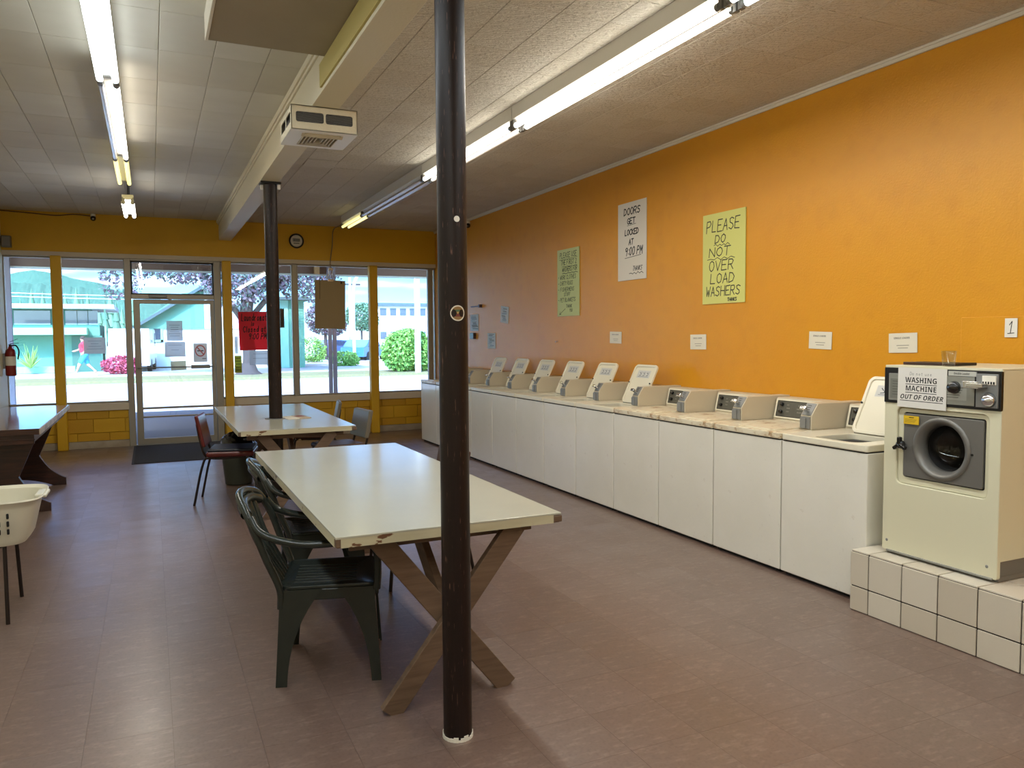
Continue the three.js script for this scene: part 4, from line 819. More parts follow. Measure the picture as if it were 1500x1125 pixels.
{
  const warm = new THREE.Color(1.0, 0.94, 0.84), cool = new THREE.Color(0.84, 0.94, 1.0), yel = new THREE.Color(1.0, 0.84, 0.36);
  const K = 68, y = 3.1, xr = 2.585, xl = -0.185, gr = 'batten lights in two rows along the ceiling';
  const pair = (c, k) => [[-0.043, 0.036, c, k], [0.043, 0.036, c, k]];
  batten('batten_light', 'batten light with two cool white tubes, over the tiled plinth side', xr, -0.64, -3.055, y, [M.tubeCool, M.tubeCool], pair(cool, K * 0.8), gr);
  batten('batten_light', 'batten light with two bright warm tubes burning in front of the orange wall', xr, -3.06, -5.46, y, [M.tubeWarm, M.tubeWarm], pair(warm, K), gr);
  batten('batten_light', 'batten light with one bright tube and one dim tube beside the near post', xr, -5.465, -7.62, y, [M.tubeWarm, M.tubeDim], [[-0.043, 0.036, warm, K]], gr);
  batten('batten_light', 'batten light with both tubes dark before the yellow one', xr, -7.625, -10.1, y, [M.tubeOff, M.tubeOff], [], gr);
  batten('batten_light', 'short batten light with two yellow tubes above a hanging cable', xr, -10.105, -11.28, y, [M.tubeYellow, M.tubeYellow], pair(yel, 12), gr);
  batten('batten_light', 'added batten light out of view behind the camera by the orange wall, brightens the foreground', xr, 1.8, -0.635, y, [M.tubeWarm, M.tubeWarm], pair(warm, K * 0.8), gr);  // unseen fitting added behind the camera to lift the dark foreground
  batten('batten_light', 'added batten light out of view behind the camera by the cream wall, brightens the foreground', xl, 1.8, -0.635, y, [M.tubeWarm, M.tubeWarm], pair(warm, K * 0.8), gr);  // likewise added out of view, lights the foreground from the left row
  batten('batten_light', 'added batten light out of view left of the beam by the bulkhead, brightens the foreground', xl, -0.64, -3.055, y, [M.tubeCool, M.tubeCool], pair(cool, K * 0.6), gr);  // added overhead out of view, for more light on the near floor
  batten('batten_light', 'batten light left of the beam with two cool white tubes', xl, -3.06, -5.5, y, [M.tubeCool, M.tubeCool], pair(cool, K * 0.6), gr);
  batten('batten_light', 'batten light left of the beam with one bright tube and one dark tube', xl, -5.505, -7.74, y, [M.tubeOff, M.tubeWarm], [[0.043, 0.036, warm, K * 0.9]], gr);
  batten('batten_light', 'short batten light with two yellow tubes left of the beam', xl, -7.745, -9.0, y, [M.tubeYellow, M.tubeYellow], pair(yel, 12), gr);
  batten('batten_light', 'small batten light hung on stems near the window wall', -0.165, -9.1, -10.2, 2.94, [M.tubeWarm, M.tubeWarm], pair(warm, K * 0.8), gr, 1);
}
// cable from the yellow light to the hanging board
{
  const t = thing('hanging_cable', 'thin cable running from the yellow batten light down the window wall', 'cable');
  mesh('cord', tube([[2.585, 3.17, -11.28], [2.6, 3.18, -11.7], [2.62, 3.16, ZB + 0.1], [2.62, 2.95, ZB + 0.03], [onZ(483.5, 400, ZB + 0.02).x + 0.005, 2.72, ZB + 0.03], [onZ(483.5, 400, ZB + 0.02).x + 0.005, onZ(483.5, 410, ZB + 0.02).y + 0.17, ZB + 0.026]], 0.008, 50, 8), M.cable, t);
  const u = thing('ceiling_cable', 'brown cable stapled along the top of the yellow wall', 'cable');
  mesh('cord', tube([[XL + 0.01, HC - 0.015, ZB + 0.015], [-1.4, HC - 0.03, ZB + 0.015], [-1.1, HC - 0.045, ZB + 0.015], [-0.9, HC - 0.02, ZB + 0.015], [-0.7, HC - 0.03, ZB + 0.02]], 0.007, 50, 8), M.cableDark, u);
}
// ---------------------------------------------------------------- unit heater under the beam
{
  const x0 = 0.835, x1 = 1.25, z0 = -5.48, z1 = -5.05, y0 = 2.815, y1 = 2.969;
  const t = thing('unit_heater', 'pale metal heater box with dark grilles under the ceiling beam', 'heater', [0, 0, 0]);
  // hollow case: each side a plate with its openings
  const side = (w, h, holes) => { const s = roundRect(0, 0, w, h, 0.004); for (const q of holes) s.holes.push(roundRect(...q, 0.014, THREE.Path)); return extr(s, 0.004, 0.001, 5); };
  const w = x1 - x0, d = z1 - z0, h = y1 - y0;
  const fr = side(w, h, [[0.03, 0.05, w / 2 - 0.006, h - 0.04], [w / 2 + 0.006, 0.05, w - 0.03, h - 0.04]]);
  const le = side(d, h, [[0.03, 0.05, d / 2 - 0.006, h - 0.04], [d / 2 + 0.006, 0.05, d - 0.03, h - 0.04]]);
  const c = mesh('case', [moved(fr.clone(), x0, y0, z1 - 0.005), moved(fr.clone(), x0, y0, z0 + 0.001), moved(le.clone().rotateY(-Math.PI / 2), x0 + 0.005, y0, z0), moved(le.clone().rotateY(-Math.PI / 2), x1 - 0.001, y0, z0), bx(x0, x1, y1 - 0.006, y1, z0, z1)], M.beam, t);
  const bs = roundRect(0, 0, w, d, 0.004); bs.holes.push(roundRect(0.095, 0.06, w - 0.095, d - 0.06, 0.004, THREE.Path));
  mesh('bottom_plate', moved(extr(bs, 0.006, 0.001).rotateX(Math.PI / 2), x0, y0 + 0.006, z0), M.whitePlastic, t);
  mesh('inner_box', bx(x0 + 0.02, x1 - 0.02, y0 + 0.035, y1 - 0.012, z0 + 0.02, z1 - 0.02), M.black, t);
  const gx0 = x0 + 0.095, gx1 = x1 - 0.095, gz0 = z0 + 0.06, gz1 = z1 - 0.06;
  for (let i = 0; i < 5; i++) { const k = i * 0.022; for (const q of [bx(gx0 + k, gx0 + k + 0.006, y0 - 0.006, y0 + 0.022, gz0 + k, gz1 - k), bx(gx1 - k - 0.006, gx1 - k, y0 - 0.006, y0 + 0.022, gz0 + k, gz1 - k), bx(gx0 + k, gx1 - k, y0 - 0.006, y0 + 0.022, gz0 + k, gz0 + k + 0.006), bx(gx0 + k, gx1 - k, y0 - 0.006, y0 + 0.022, gz1 - k - 0.006, gz1 - k)]) mesh('louvre', q, M.coinBox, t); }
  mesh('deflector', board([(gx0 + gx1) / 2 - 0.13, y0 - 0.004, gz1 - 0.02], [(gx0 + gx1) / 2 + 0.13, y0 - 0.004, gz1 - 0.02], 0.05, 0.004, [0, 0.35, 1], 0.001), M.coinBox, t);
  // fine grille wires in the openings
  const wires = []; for (let i = 0; i < 9; i++) wires.push(bx(x0 + 0.028, x1 - 0.028, y0 + 0.054 + i * 0.0072, y0 + 0.0565 + i * 0.0072, z1 - 0.012, z1 - 0.009));
  tag(mesh('grille_wires', wires, M.steelDull, t), null, null, null, 'stuff');
}
// ---------------------------------------------------------------- lettering: marker strokes
const GL = {
  A: [[0, 0, 2, 6, 4, 0], [0.8, 2.2, 3.3, 2.2]], B: [[0, 0, 0, 6, 2.6, 6, 3.4, 4.8, 2.4, 3.3, 0, 3.1], [2.4, 3.2, 3.8, 1.8, 2.8, 0.2, 0, 0]], C: [[4, 5.1, 2.6, 6, 0.8, 5, 0, 3, 0.8, 1, 2.4, 0, 4, 0.8]],
  D: [[0, 0, 0, 6, 2.4, 5.6, 4, 3.3, 3, 0.9, 0, 0]], E: [[4, 6, 0, 6, 0, 0, 4, 0], [0, 3.1, 3, 3.1]], F: [[4, 6, 0, 6, 0, 0], [0, 3.1, 3, 3.1]], G: [[4, 5.1, 2.4, 6, 0.7, 5, 0, 3, 0.8, 0.9, 2.4, 0, 4, 1, 4, 2.7, 2.4, 2.7]],
  H: [[0, 0, 0, 6], [4, 0, 4, 6], [0, 3.1, 4, 3.1]], I: [[2, 0, 2, 6]], K: [[0, 0, 0, 6], [4, 6, 0, 2.8, 4, 0]], L: [[0, 6, 0, 0, 3.6, 0]], M: [[0, 0, 0.4, 6, 2, 2, 3.6, 6, 4, 0]], N: [[0, 0, 0, 6, 4, 0, 4, 6]],
  O: [[2, 6, 0.5, 5, 0, 3, 0.6, 1, 2, 0, 3.4, 1, 4, 3, 3.5, 5, 2, 6]], P: [[0, 0, 0, 6, 2.8, 6, 3.8, 4.7, 2.8, 3.1, 0, 2.9]], R: [[0, 0, 0, 6, 2.8, 6, 3.8, 4.7, 2.8, 3.1, 0, 2.9], [1.6, 3, 4, 0]], S: [[3.9, 5.2, 2.2, 6, 0.5, 5.2, 0.8, 3.6, 3.2, 2.6, 3.8, 1.2, 2.2, 0, 0, 0.8]],
  T: [[0, 6, 4.2, 6], [2.1, 6, 2, 0]], U: [[0, 6, 0.2, 1.4, 1.8, 0, 3.5, 1.2, 4, 6]], V: [[0, 6, 2, 0, 4, 6]], W: [[0, 6, 1, 0, 2.1, 4, 3.1, 0, 4.3, 6]], Y: [[0, 6, 2, 3, 4, 6], [2, 3, 1.8, 0]],
  a: [[3, 3.4, 1.2, 3.6, 0.2, 1.8, 1, 0, 2.6, 1, 3, 3.4, 3.2, 0]], c: [[3, 3, 1.4, 3.6, 0.2, 1.8, 1.2, 0, 3, 0.8]], d: [[3, 3, 1.2, 3.4, 0.2, 1.6, 1.2, 0, 2.8, 1.2, 3.2, 6, 3.2, 0]], e: [[0.3, 1.8, 2.8, 2.2, 1.8, 3.5, 0.5, 2.6, 0.6, 0.6, 1.8, 0, 3, 0.8]], i: [[1.2, 3.4, 1.2, 0], [1.2, 4.6, 1.3, 4.8]], l: [[1, 6, 1, 0]], m: [[0, 3.4, 0, 0], [0, 2.8, 1.2, 3.4, 1.6, 0], [1.6, 2.8, 2.8, 3.4, 3.2, 0]], n: [[0, 3.4, 0.1, 0], [0, 2.6, 1.6, 3.5, 2.6, 2.6, 2.7, 0]],
  o: [[1.5, 3.5, 0.2, 2, 1, 0, 2.6, 0.6, 2.8, 2.6, 1.5, 3.5]], r: [[0, 3.4, 0.1, 0], [0.1, 2.2, 1.4, 3.5, 2.4, 3.2]], s: [[2.4, 3, 1.2, 3.5, 0.4, 2.6, 2.2, 1.2, 1.6, 0.1, 0, 0.5]], t: [[1.4, 5.4, 1.3, 0.4, 2.4, 0], [0.2, 3.6, 2.6, 3.7]], u: [[0, 3.4, 0.2, 0.6, 1.4, 0, 2.6, 1.2], [2.7, 3.4, 2.8, 0]],
  0: [[2, 6, 0.5, 5, 0.2, 3, 0.6, 1, 2, 0, 3.4, 1, 3.8, 3, 3.3, 5, 2, 6]], 1: [[0.8, 4.6, 2.2, 6, 2, 0]], 2: [[0.2, 4.8, 1.6, 6, 3.4, 5, 3, 3.2, 0, 0, 4, 0.1]], 9: [[3.6, 5, 2, 6, 0.4, 4.8, 1.2, 3.2, 3.4, 3.8, 3.6, 5, 3, 0]], ':': [[1, 4, 1.1, 4.2], [1, 1, 1.1, 1.2]], '.': [[1, 0, 1.2, 0.2]], '-': [[0.4, 3, 3, 3.1]], '&': [[4, 0, 1, 4.6, 1.8, 6, 2.8, 4.8, 0.4, 2, 0.8, 0.2, 2.4, 0.2, 3.8, 2.4]],
};
function hand(c, text, x, y, size, width = 0, seed = 1, slant = 0.12) {     // y is the baseline; width > 0 stretches the line to it
  const r = rng(seed), adv = [...text].map((ch) => (ch === ' ' ? 3 : ch === 'I' || ch === 'l' || ch === 'i' || ch === '1' ? 3.4 : ch === '.' || ch === ':' ? 2.4 : 5.2)), tot = adv.reduce((a, b) => a + b, 0), k = width ? width / (tot * size / 6) : 1;
  let px = x; const s = size / 6;
  [...text].forEach((ch, i) => {
    for (const st of GL[ch] || []) { c.beginPath(); for (let j = 0; j < st.length; j += 2) { const a = px + (st[j] * k + slant * st[j + 1] + (r() - 0.5) * 0.35) * s, b = y - (st[j + 1] + (r() - 0.5) * 0.35) * s; j ? c.lineTo(a, b) : c.moveTo(a, b); } c.stroke(); }
    px += adv[i] * s * k;
  });
}
function wavy(c, x0, x1, y, amp, seed) { const r = rng(seed); c.beginPath(); c.moveTo(x0, y); for (let i = 1; i <= 8; i++) c.lineTo(x0 + (x1 - x0) * i / 8, y + (i % 2 ? -amp : amp) * (0.5 + r())); c.stroke(); }
const pen = (c, w, col = '#1d1c1a') => { c.lineWidth = w; c.strokeStyle = col; c.lineCap = c.lineJoin = 'round'; };
// a sheet on the orange wall: z0 is its far side as read from left, y its foot; the print faces the room
function wallSheet(name, label, category, z0, z1, y0, y1, mat, edge, th = 0.004, group, tilt = 0) {
  const w = z1 - z0, h = y1 - y0, t = thing(name, label, category, [XR - th / 2 - 0.003, (y0 + y1) / 2, (z0 + z1) / 2], 0, group);
  t.rotation.x = tilt;
  mesh('sheet', new THREE.BoxGeometry(th, h, w), edge, t);
  const g = new THREE.PlaneGeometry(w, h); g.rotateY(-Math.PI / 2); mesh('print', moved(g, -th / 2 - 0.0006, 0, 0), mat, t);
  return t;
}
{
  const yellowP = std({ color: '#cfcf7a', roughness: 0.7 }), whiteP = std({ color: '#d8d2c4', roughness: 0.7 }), greenP = std({ color: '#bfc98c', roughness: 0.7 });
  const sign = (w, h, bg, draw) => std({ map: canvasTex(w, h, (c) => { c.fillStyle = bg; c.fillRect(0, 0, w, h); draw(c, w, h); }), roughness: 0.7 });
  wallSheet('poster_board', 'yellow poster board reading PLEASE DO NOT OVER LOAD WASHERS', 'sign', -5.442, -4.915, 1.783, 2.533, sign(512, 740, '#d0d078', (c) => {
    pen(c, 8, '#2b2c26'); hand(c, 'PLEASE', 44, 150, 92, 410, 3); hand(c, 'DO', 150, 246, 66, 140, 4, 0.2); pen(c, 5); wavy(c, 140, 330, 262, 7, 5); pen(c, 8, '#2b2c26'); hand(c, 'NOT', 80, 352, 70, 270, 6); pen(c, 5); wavy(c, 60, 390, 374, 8, 7);
    pen(c, 8, '#2b2c26'); hand(c, 'OVER', 80, 470, 82, 310, 8); hand(c, 'LOAD', 100, 574, 78, 300, 9); hand(c, 'WASHERS', 44, 676, 76, 420, 10); pen(c, 6); hand(c, 'THANKS', 310, 724, 26, 110, 12);
  }), yellowP, 0.006);
  wallSheet('poster_board', 'white poster board reading DOORS GET LOCKED AT 9:00 PM', 'sign', -6.78, -6.285, 2.069, 2.828, sign(512, 780, '#d9d3c6', (c) => {
    pen(c, 11); hand(c, 'DOORS', 110, 124, 68, 300, 13); hand(c, 'GET', 170, 216, 56, 150, 14); pen(c, 4); c.beginPath(); c.moveTo(170, 232); c.lineTo(330, 224); c.stroke(); pen(c, 11); hand(c, 'LOCKED', 130, 326, 54, 250, 15); hand(c, 'AT', 200, 424, 54, 90, 16); hand(c, '9:00 PM', 130, 530, 78, 320, 17, 0.2); pen(c, 5); c.beginPath(); c.moveTo(130, 556); c.lineTo(420, 540); c.stroke();
    pen(c, 6); hand(c, 'THANKS', 270, 690, 44, 170, 18, 0.3); wavy(c, 210, 460, 716, 8, 19);
  }), whiteP, 0.006);
  wallSheet('poster_board', 'pale green poster board with a long handwritten list of washer rules', 'sign', -8.08, -7.572, 1.75, 2.508, sign(512, 760, '#c0ca8e', (c) => {
    pen(c, 7, '#35402c'); hand(c, 'PLEASE USE', 60, 96, 58, 400, 20); pen(c, 4, '#35402c'); c.beginPath(); c.moveTo(50, 116); c.lineTo(470, 108); c.stroke(); pen(c, 7, '#35402c'); hand(c, 'THE FIRST 2', 90, 176, 52, 370, 21); pen(c, 4, '#35402c'); wavy(c, 110, 470, 196, 4, 22); pen(c, 7, '#35402c'); hand(c, 'WASHERS FOR', 120, 252, 48, 350, 23); wavy(c, 120, 480, 274, 4, 24);
    pen(c, 6, '#35402c'); hand(c, '- WORK CLOTHES', 20, 340, 46, 420, 25); hand(c, '- DIRTY RUGS', 20, 408, 44, 350, 26); hand(c, '- FISHERMENS', 20, 476, 42, 380, 27); hand(c, 'STUFF', 160, 532, 38, 150, 28); hand(c, '- PET BLANKETS', 20, 596, 42, 410, 29); hand(c, 'THANK', 210, 664, 34, 140, 30); hand(c, 'YOU', 290, 712, 32, 70, 31);
    c.beginPath(); c.moveTo(190, 676); c.lineTo(50, 738); c.lineTo(88, 736); c.moveTo(50, 738); c.lineTo(70, 706); c.stroke();
  }), greenP, 0.006);
  const note = (seed) => sign(256, 150, '#ddd7c4', (c) => { c.fillStyle = '#4c4a44'; c.font = 'bold 19px sans-serif'; c.fillText('SINGLE LOADER', 46, 44); c.fillStyle = '#6d6a62'; c.fillRect(72, 92, 112, 4); c.fillRect(84, 112, 90, 4); });
  const nm = note(1), ne = std({ color: '#d2cbb8', roughness: 0.8 }), ng = 'small printed notices above the washers';
  wallSheet('paper_notice', 'small printed paper notice below the white poster board', 'notice', -6.942, -6.722, 1.444, 1.563, nm, ne, 0.002, ng, 0.02);
  wallSheet('paper_notice', 'small printed paper notice below the yellow poster board', 'notice', -5.611, -5.395, 1.398, 1.527, nm, ne, 0.002, ng, -0.01);
  wallSheet('paper_notice', 'small printed paper notice on bare wall over the stained washers', 'notice', -4.242, -4.034, 1.416, 1.539, nm, ne, 0.002, ng, 0.03);
  wallSheet('paper_notice', 'small printed paper notice above the open washer by the plinth', 'notice', -3.568, -3.362, 1.4, 1.524, nm, ne, 0.002, ng, -0.025);
  wallSheet('number_card', 'small white card with the number 1 above the front loader', 'card', -2.807, -2.738, 1.496, 1.6, sign(96, 150, '#e2dfd6', (c) => { pen(c, 6); c.beginPath(); c.moveTo(36, 52); c.lineTo(56, 24); c.lineTo(44, 116); c.moveTo(24, 120); c.lineTo(72, 116); c.stroke(); }), ne, 0.003);
  scene.children[scene.children.length - 1].position.x -= 0.0125;
  const blue = (seed, tint) => sign(128, 180, tint, (c) => { const r = rng(seed); for (let i = 0; i < 12; i++) { c.fillStyle = ['#5c7f9c', '#8aa3b4', '#3d4a57', '#9bb9c6'][Math.floor(r() * 4)]; c.fillRect(12 + r() * 30, 12 + i * 13, 40 + r() * 50, 7); } });
  wallSheet('paper_notice', 'blue-printed notice sheet taped askew at the window end of the orange wall', 'notice', -9.72, -9.46, 1.705, 1.926, blue(41, '#c8cdd0'), ne, 0.002, undefined, 0.1);
  wallSheet('paper_notice', 'pale blue-printed notice sheet above the far washers', 'notice', -10.18, -9.9, 1.357, 1.572, blue(42, '#c3d0d6'), ne, 0.002);
  wallSheet('paper_notice', 'blue-printed notice sheet above the small brown wall box', 'notice', -10.83, -10.51, 1.61, 1.85, blue(43, '#bfccd4'), ne, 0.002);
  const bxn = thing('wall_box', 'small dark brown box screwed to the orange wall', 'box', [XR - 0.02, 1.535, -10.69]);
  mesh('case', bx(-0.02, 0.02, -0.045, 0.045, -0.07, 0.07, 0.004), M.darkWood, bxn); mesh('lid', bx(-0.026, -0.02, -0.04, 0.04, -0.065, 0.065, 0.002), M.darkWood, bxn);
  // sign taped to the front loader
  const ws = thing('paper_sign', 'white paper sign WASHING MACHINE OUT OF ORDER taped to the front loader', 'sign', [3.592 - 0.0105, 1.2395, -2.757]);
  const wt = sign(560, 430, '#d9d6cf', (c) => {
    c.fillStyle = '#1a1918'; c.textAlign = 'center'; c.font = 'bold 78px sans-serif'; c.fillText('WASHING', 272, 160); c.fillText('MACHINE', 272, 250); c.font = 'italic bold 70px sans-serif'; c.fillText('OUT OF ORDER', 275, 340);
    c.fillRect(92, 174, 360, 7); c.fillRect(92, 264, 360, 7); c.fillRect(30, 354, 494, 7); pen(c, 4, '#8b8984'); hand(c, 'Do not use', 140, 80, 34, 260, 50);
  });
  { const w = 0.279, h = 0.207; mesh('sheet', moved(new THREE.BoxGeometry(0.002, h, w), 0, 0, 0), ne, ws); const g = new THREE.PlaneGeometry(w, h); g.rotateY(-Math.PI / 2); mesh('print', moved(g, -0.0016, 0, 0), wt, ws); ws.rotation.x = 0.01; }
}
// things on top of the front loader
{
  const y = 1.3532;
  const gl = thing('drinking_glass', 'empty clear drinking glass on top of the front loader', 'glass', [3.66, y, -2.668]);
  mesh('glass_wall', lathe([[0, 0.0], [0.026, 0.0], [0.0285, 0.004], [0.0365, 0.078], [0.0345, 0.079], [0.0265, 0.014], [0, 0.012]], 36), phys({ color: '#f4f6f4', transmission: 1, roughness: 0.02, thickness: 0, ior: 1.5 }), gl);
  const tr = thing('black_folder', 'flat black folder lying on top of the front loader behind the glass', 'folder', [3.79, y, -2.81], 0.06);
  mesh('cover', bx(-0.09, 0.09, 0, 0.014, -0.15, 0.14, 0.003), M.black, tr); mesh('spine', bx(-0.094, -0.086, 0, 0.016, -0.15, 0.14, 0.003), M.darkWood, tr);
}
// ---------------------------------------------------------------- things on the window wall
{
  const sheet = (name, label, category, px0, py0, px1, py1, mat, back, z = ZB - 0.06, tilt = 0, group) => {
    const a = onZ(px0, py0, z), b = onZ(px1, py1, z), w = b.x - a.x, h = a.y - b.y;
    const t = thing(name, label, category, [(a.x + b.x) / 2, (a.y + b.y) / 2, z], 0, group); t.rotation.z = tilt;
    // translucent paper is one sheet that carries its own print; a board has thickness
    mesh('sheet', back.transmission > 0 ? new THREE.PlaneGeometry(w, h) : new THREE.BoxGeometry(w, h, 0.006), back.transmission > 0 && mat ? mat : back, t);
    return t;
  };
  const thin = (color) => phys({ color, roughness: 0.9, transmission: 0.5, thickness: 0, side: THREE.DoubleSide });
  const grey = thin('#dcdddb'), lines = (bg, fg, n, seed) => phys({ map: canvasTex(256, 200, (c) => { c.fillStyle = bg; c.fillRect(0, 0, 256, 200); const r = rng(seed); c.fillStyle = fg; for (let i = 0; i < n; i++) { const w = 90 + r() * 110; c.fillRect(128 - w / 2, 40 + i * (130 / n), w, 6); } }), roughness: 0.9, transmission: 0.5, thickness: 0 });
  const zi = ZB - 0.062, zd = ZB - 0.03;
  sheet('window_paper', 'grey paper notice taped in the window left of the door', 'notice', 122, 494.5, 155.5, 518, lines('#dcdddb', '#a9acae', 4, 1), grey, zi, 0.01);
  sheet('window_paper', 'upper grey paper notice on the glass door', 'notice', 243.5, 470, 268, 499, lines('#d6d8d8', '#9a9da0', 6, 2), grey, zd);
  sheet('window_paper', 'middle grey paper notice on the glass door', 'notice', 241, 501, 272, 522.5, lines('#d6d8d8', '#9a9da0', 2, 3), grey, zd);
  sheet('window_paper', 'cream paper notice behind the push bar of the glass door', 'notice', 250, 529, 273, 542, null, thin('#cfc8a4'), zd, 0.04);
  sheet('no_smoking_sign', 'small no smoking sign on the glass door', 'sign', 283, 503, 304, 530, phys({ map: canvasTex(160, 200, (c) => { c.fillStyle = '#c9bdae'; c.fillRect(0, 0, 160, 200); c.fillStyle = '#4c3a34'; c.fillRect(44, 74, 74, 12); c.strokeStyle = '#a8503f'; c.lineWidth = 13; c.beginPath(); c.arc(80, 80, 56, 0, 7); c.moveTo(42, 40); c.lineTo(118, 120); c.stroke(); c.fillStyle = '#5b4a42'; c.fillRect(100, 160, 46, 8); }), roughness: 0.9, transmission: 0.45, thickness: 0 }), thin('#c9bdae'), zd);
  sheet('red_sign', 'red sheet handwritten Laundromat is closed at 9:00 PM in the window', 'sign', 349, 456.5, 396, 512.5, phys({ transmission: 0.35, thickness: 0, side: THREE.DoubleSide, map: canvasTex(512, 560, (c) => { c.fillStyle = '#cf1c26'; c.fillRect(0, 0, 512, 560); pen(c, 12, '#1a0a0c'); hand(c, 'Laundromat', 50, 130, 100, 430, 61, 0.1); hand(c, 'is', 200, 205, 66, 70, 62); hand(c, 'Closed at', 70, 295, 84, 390, 63, 0.1); hand(c, '9:00 PM', 150, 400, 84, 310, 64, 0.2); }), roughness: 0.8 }), phys({ color: '#b8141c', roughness: 0.8, transmission: 0.25, thickness: 0 }), zi, 0.02);
  sheet('window_paper', 'grey paper notice under the red sheet', 'notice', 365.5, 514, 397, 534, lines('#d2d8da', '#8f989c', 2, 5), grey, zi);
  sheet('window_paper', 'grey paper strip beside the yellow window post', 'notice', 343.5, 493, 349, 518, null, grey, zi);
  sheet('green_card', 'olive green card under the grey strip by the window post', 'card', 343.5, 521, 354.5, 546, phys({ transmission: 0.35, thickness: 0, side: THREE.DoubleSide, map: canvasTex(64, 128, (c) => { c.fillStyle = '#8f8f2c'; c.fillRect(0, 0, 64, 128); c.fillStyle = '#4e5018'; for (let i = 0; i < 5; i++) c.fillRect(10, 16 + i * 22, 44, 7); }), roughness: 0.8 }), thin('#8f8f2c'), zi);
  // board hung from a clip
  const hb = sheet('hanging_board', 'blank tan board hanging from a wire clip before the window', 'board', 460.5, 410, 506.5, 481.5, null, std({ color: '#a2906f', roughness: 0.8 }), ZB + 0.02, -0.02);
  const q = hb.children[0];
  const hh = q.geometry.parameters.height / 2;
  mesh('wire_clip', [tube([[-0.07, hh + 0.03, 0.006], [-0.02, hh + 0.09, 0.006], [-0.03, hh + 0.16, 0.006]], 0.006, 20, 8), tube([[0.09, hh + 0.03, 0.006], [0.03, hh + 0.09, 0.006], [0.04, hh + 0.16, 0.006]], 0.006, 20, 8), bx(-0.03, 0.04, hh + 0.15, hh + 0.19, -0.004, 0.016, 0.004), bx(-0.04, 0.05, hh - 0.02, hh + 0.02, -0.008, 0.012, 0.004), rod([0, hh + 0.0, 0.006], [0.22, hh - 0.01, 0.006], 0.008)], M.chrome, hb);
  mesh('tape', bx(0.16, 0.185, hh - 0.05, hh - 0.01, 0.003, 0.005), M.black, hb);
  mesh('slit', bx(-0.165, -0.158, hh - 0.3, hh - 0.01, 0.003, 0.0045), M.darkWood, hb);
  // round sign on the lintel
  const c0 = onZ(434, 353, ZB), rs = thing('round_sign', 'round white wall sign with a black rim above the windows', 'sign', [c0.x, c0.y, ZB]);
  const rim = lathe([[0.088, 0], [0.11, 0], [0.113, 0.012], [0.107, 0.026], [0.092, 0.026], [0.088, 0.012]], 44); rim.rotateX(Math.PI / 2); mesh('rim', rim, M.black, rs);
  mesh('face', moved(new THREE.CircleGeometry(0.092, 40), 0, 0, 0.012), std({ map: canvasTex(128, 128, (c) => { c.fillStyle = '#d6d4cc'; c.fillRect(0, 0, 128, 128); c.fillStyle = '#3d4046'; c.fillRect(28, 40, 72, 30); c.fillStyle = '#9a9ca0'; for (let i = 0; i < 4; i++) c.fillRect(32 + i * 17, 45, 11, 20); c.fillStyle = '#55585c'; c.fillRect(34, 84, 60, 9); }), roughness: 0.5 }), rs);
  // cameras and the wall box
  const cam = (name, label, p, dir) => { const t = thing(name, label, 'camera', p); mesh('mount', moved(new THREE.CylinderGeometry(0.03, 0.034, 0.03, 20), 0, 0.045, 0), M.whitePlastic, t); mesh('dome', new THREE.SphereGeometry(0.036, 24, 16), M.blackGloss, t); mesh('lens', moved(new THREE.SphereGeometry(0.014, 12, 8), dir[0] * 0.03, -0.008, dir[1] * 0.03), M.steel, t); };
  cam('security_camera', 'small black dome camera under the ceiling on the yellow wall', [-0.66, 3.19, ZB + 0.05], [0, 1]);
  cam('security_camera', 'small black dome camera high on the orange wall', [XR - 0.07, 3.14, -10.72], [-1, 0.5]);
  const sp = thing('wall_speaker', 'small grey box mounted on the yellow wall corner', 'speaker', [-1.69, 2.83, ZB + 0.05]);
  mesh('case', bx(-0.055, 0.055, -0.075, 0.075, -0.05, 0.05, 0.008), M.panelGrey, sp); mesh('grille', bx(-0.045, 0.045, -0.06, 0.06, 0.05, 0.054, 0.002), M.steelDull, sp);
}
// ---------------------------------------------------------------- outdoors
const GY = -0.04;
struct('street_sidewalk', bx(-40, 40, -0.3, GY, -18.6, ZB - 0.2), M.pavement);
struct('street_road', bx(-120, 120, -0.4, GY - 0.12, -33.5, -18.6), M.road);
struct('far_verge', bx(-120, 120, -0.4, GY, -37, -33.5), M.grass);
struct('far_ground', bx(-300, 300, -0.5, GY - 0.01, -420, -37), M.walk);
// own roof and canopy over the shop front
struct('shop_roof', bx(XL - 0.5, XR + 0.5, HC + 0.2, HC + 0.6, ZB - 0.2, ZF + 0.4), M.roof);
{
  const fz = -15.6, fb = onZ(186, 397, fz).y, c = tag(new THREE.Group(), null, null, null, 'structure'); c.name = 'shop_canopy'; scene.add(c);
  mesh('canopy_soffit', bx(-9, 11, fb + 0.34, fb + 0.42, fz, ZB - 0.2), M.soffit, c);
  mesh('canopy_fascia', bx(-9, 11, fb + 0.03, fb + 0.42, fz - 0.04, fz, 0.004), M.fascia, c);
  mesh('canopy_drip_edge', bx(-9, 11, fb, fb + 0.035, fz - 0.06, fz + 0.015, 0.004), M.outWhite, c);
  const br = onZ(463, 400, fz); mesh('canopy_bracket', bx(br.x - 0.05, br.x + 0.05, fb + 0.03, fb + 0.34, fz + 0.02, fz + 0.1, 0.004), std({ color: '#b98a5c', roughness: 0.7 }), c);
  const posts = [[11, 18.5], [480.5, 485.8], [487.2, 492.5]];
  posts.forEach(([a, b]) => { const p = onZ(a, 480, fz + 0.14), q = onZ(b, 480, fz + 0.14); mesh('canopy_post', bx(p.x, q.x, GY, fb + 0.34, fz + 0.1, fz + 0.1 + (q.x - p.x), 0.006), M.postPaint, c); });
}
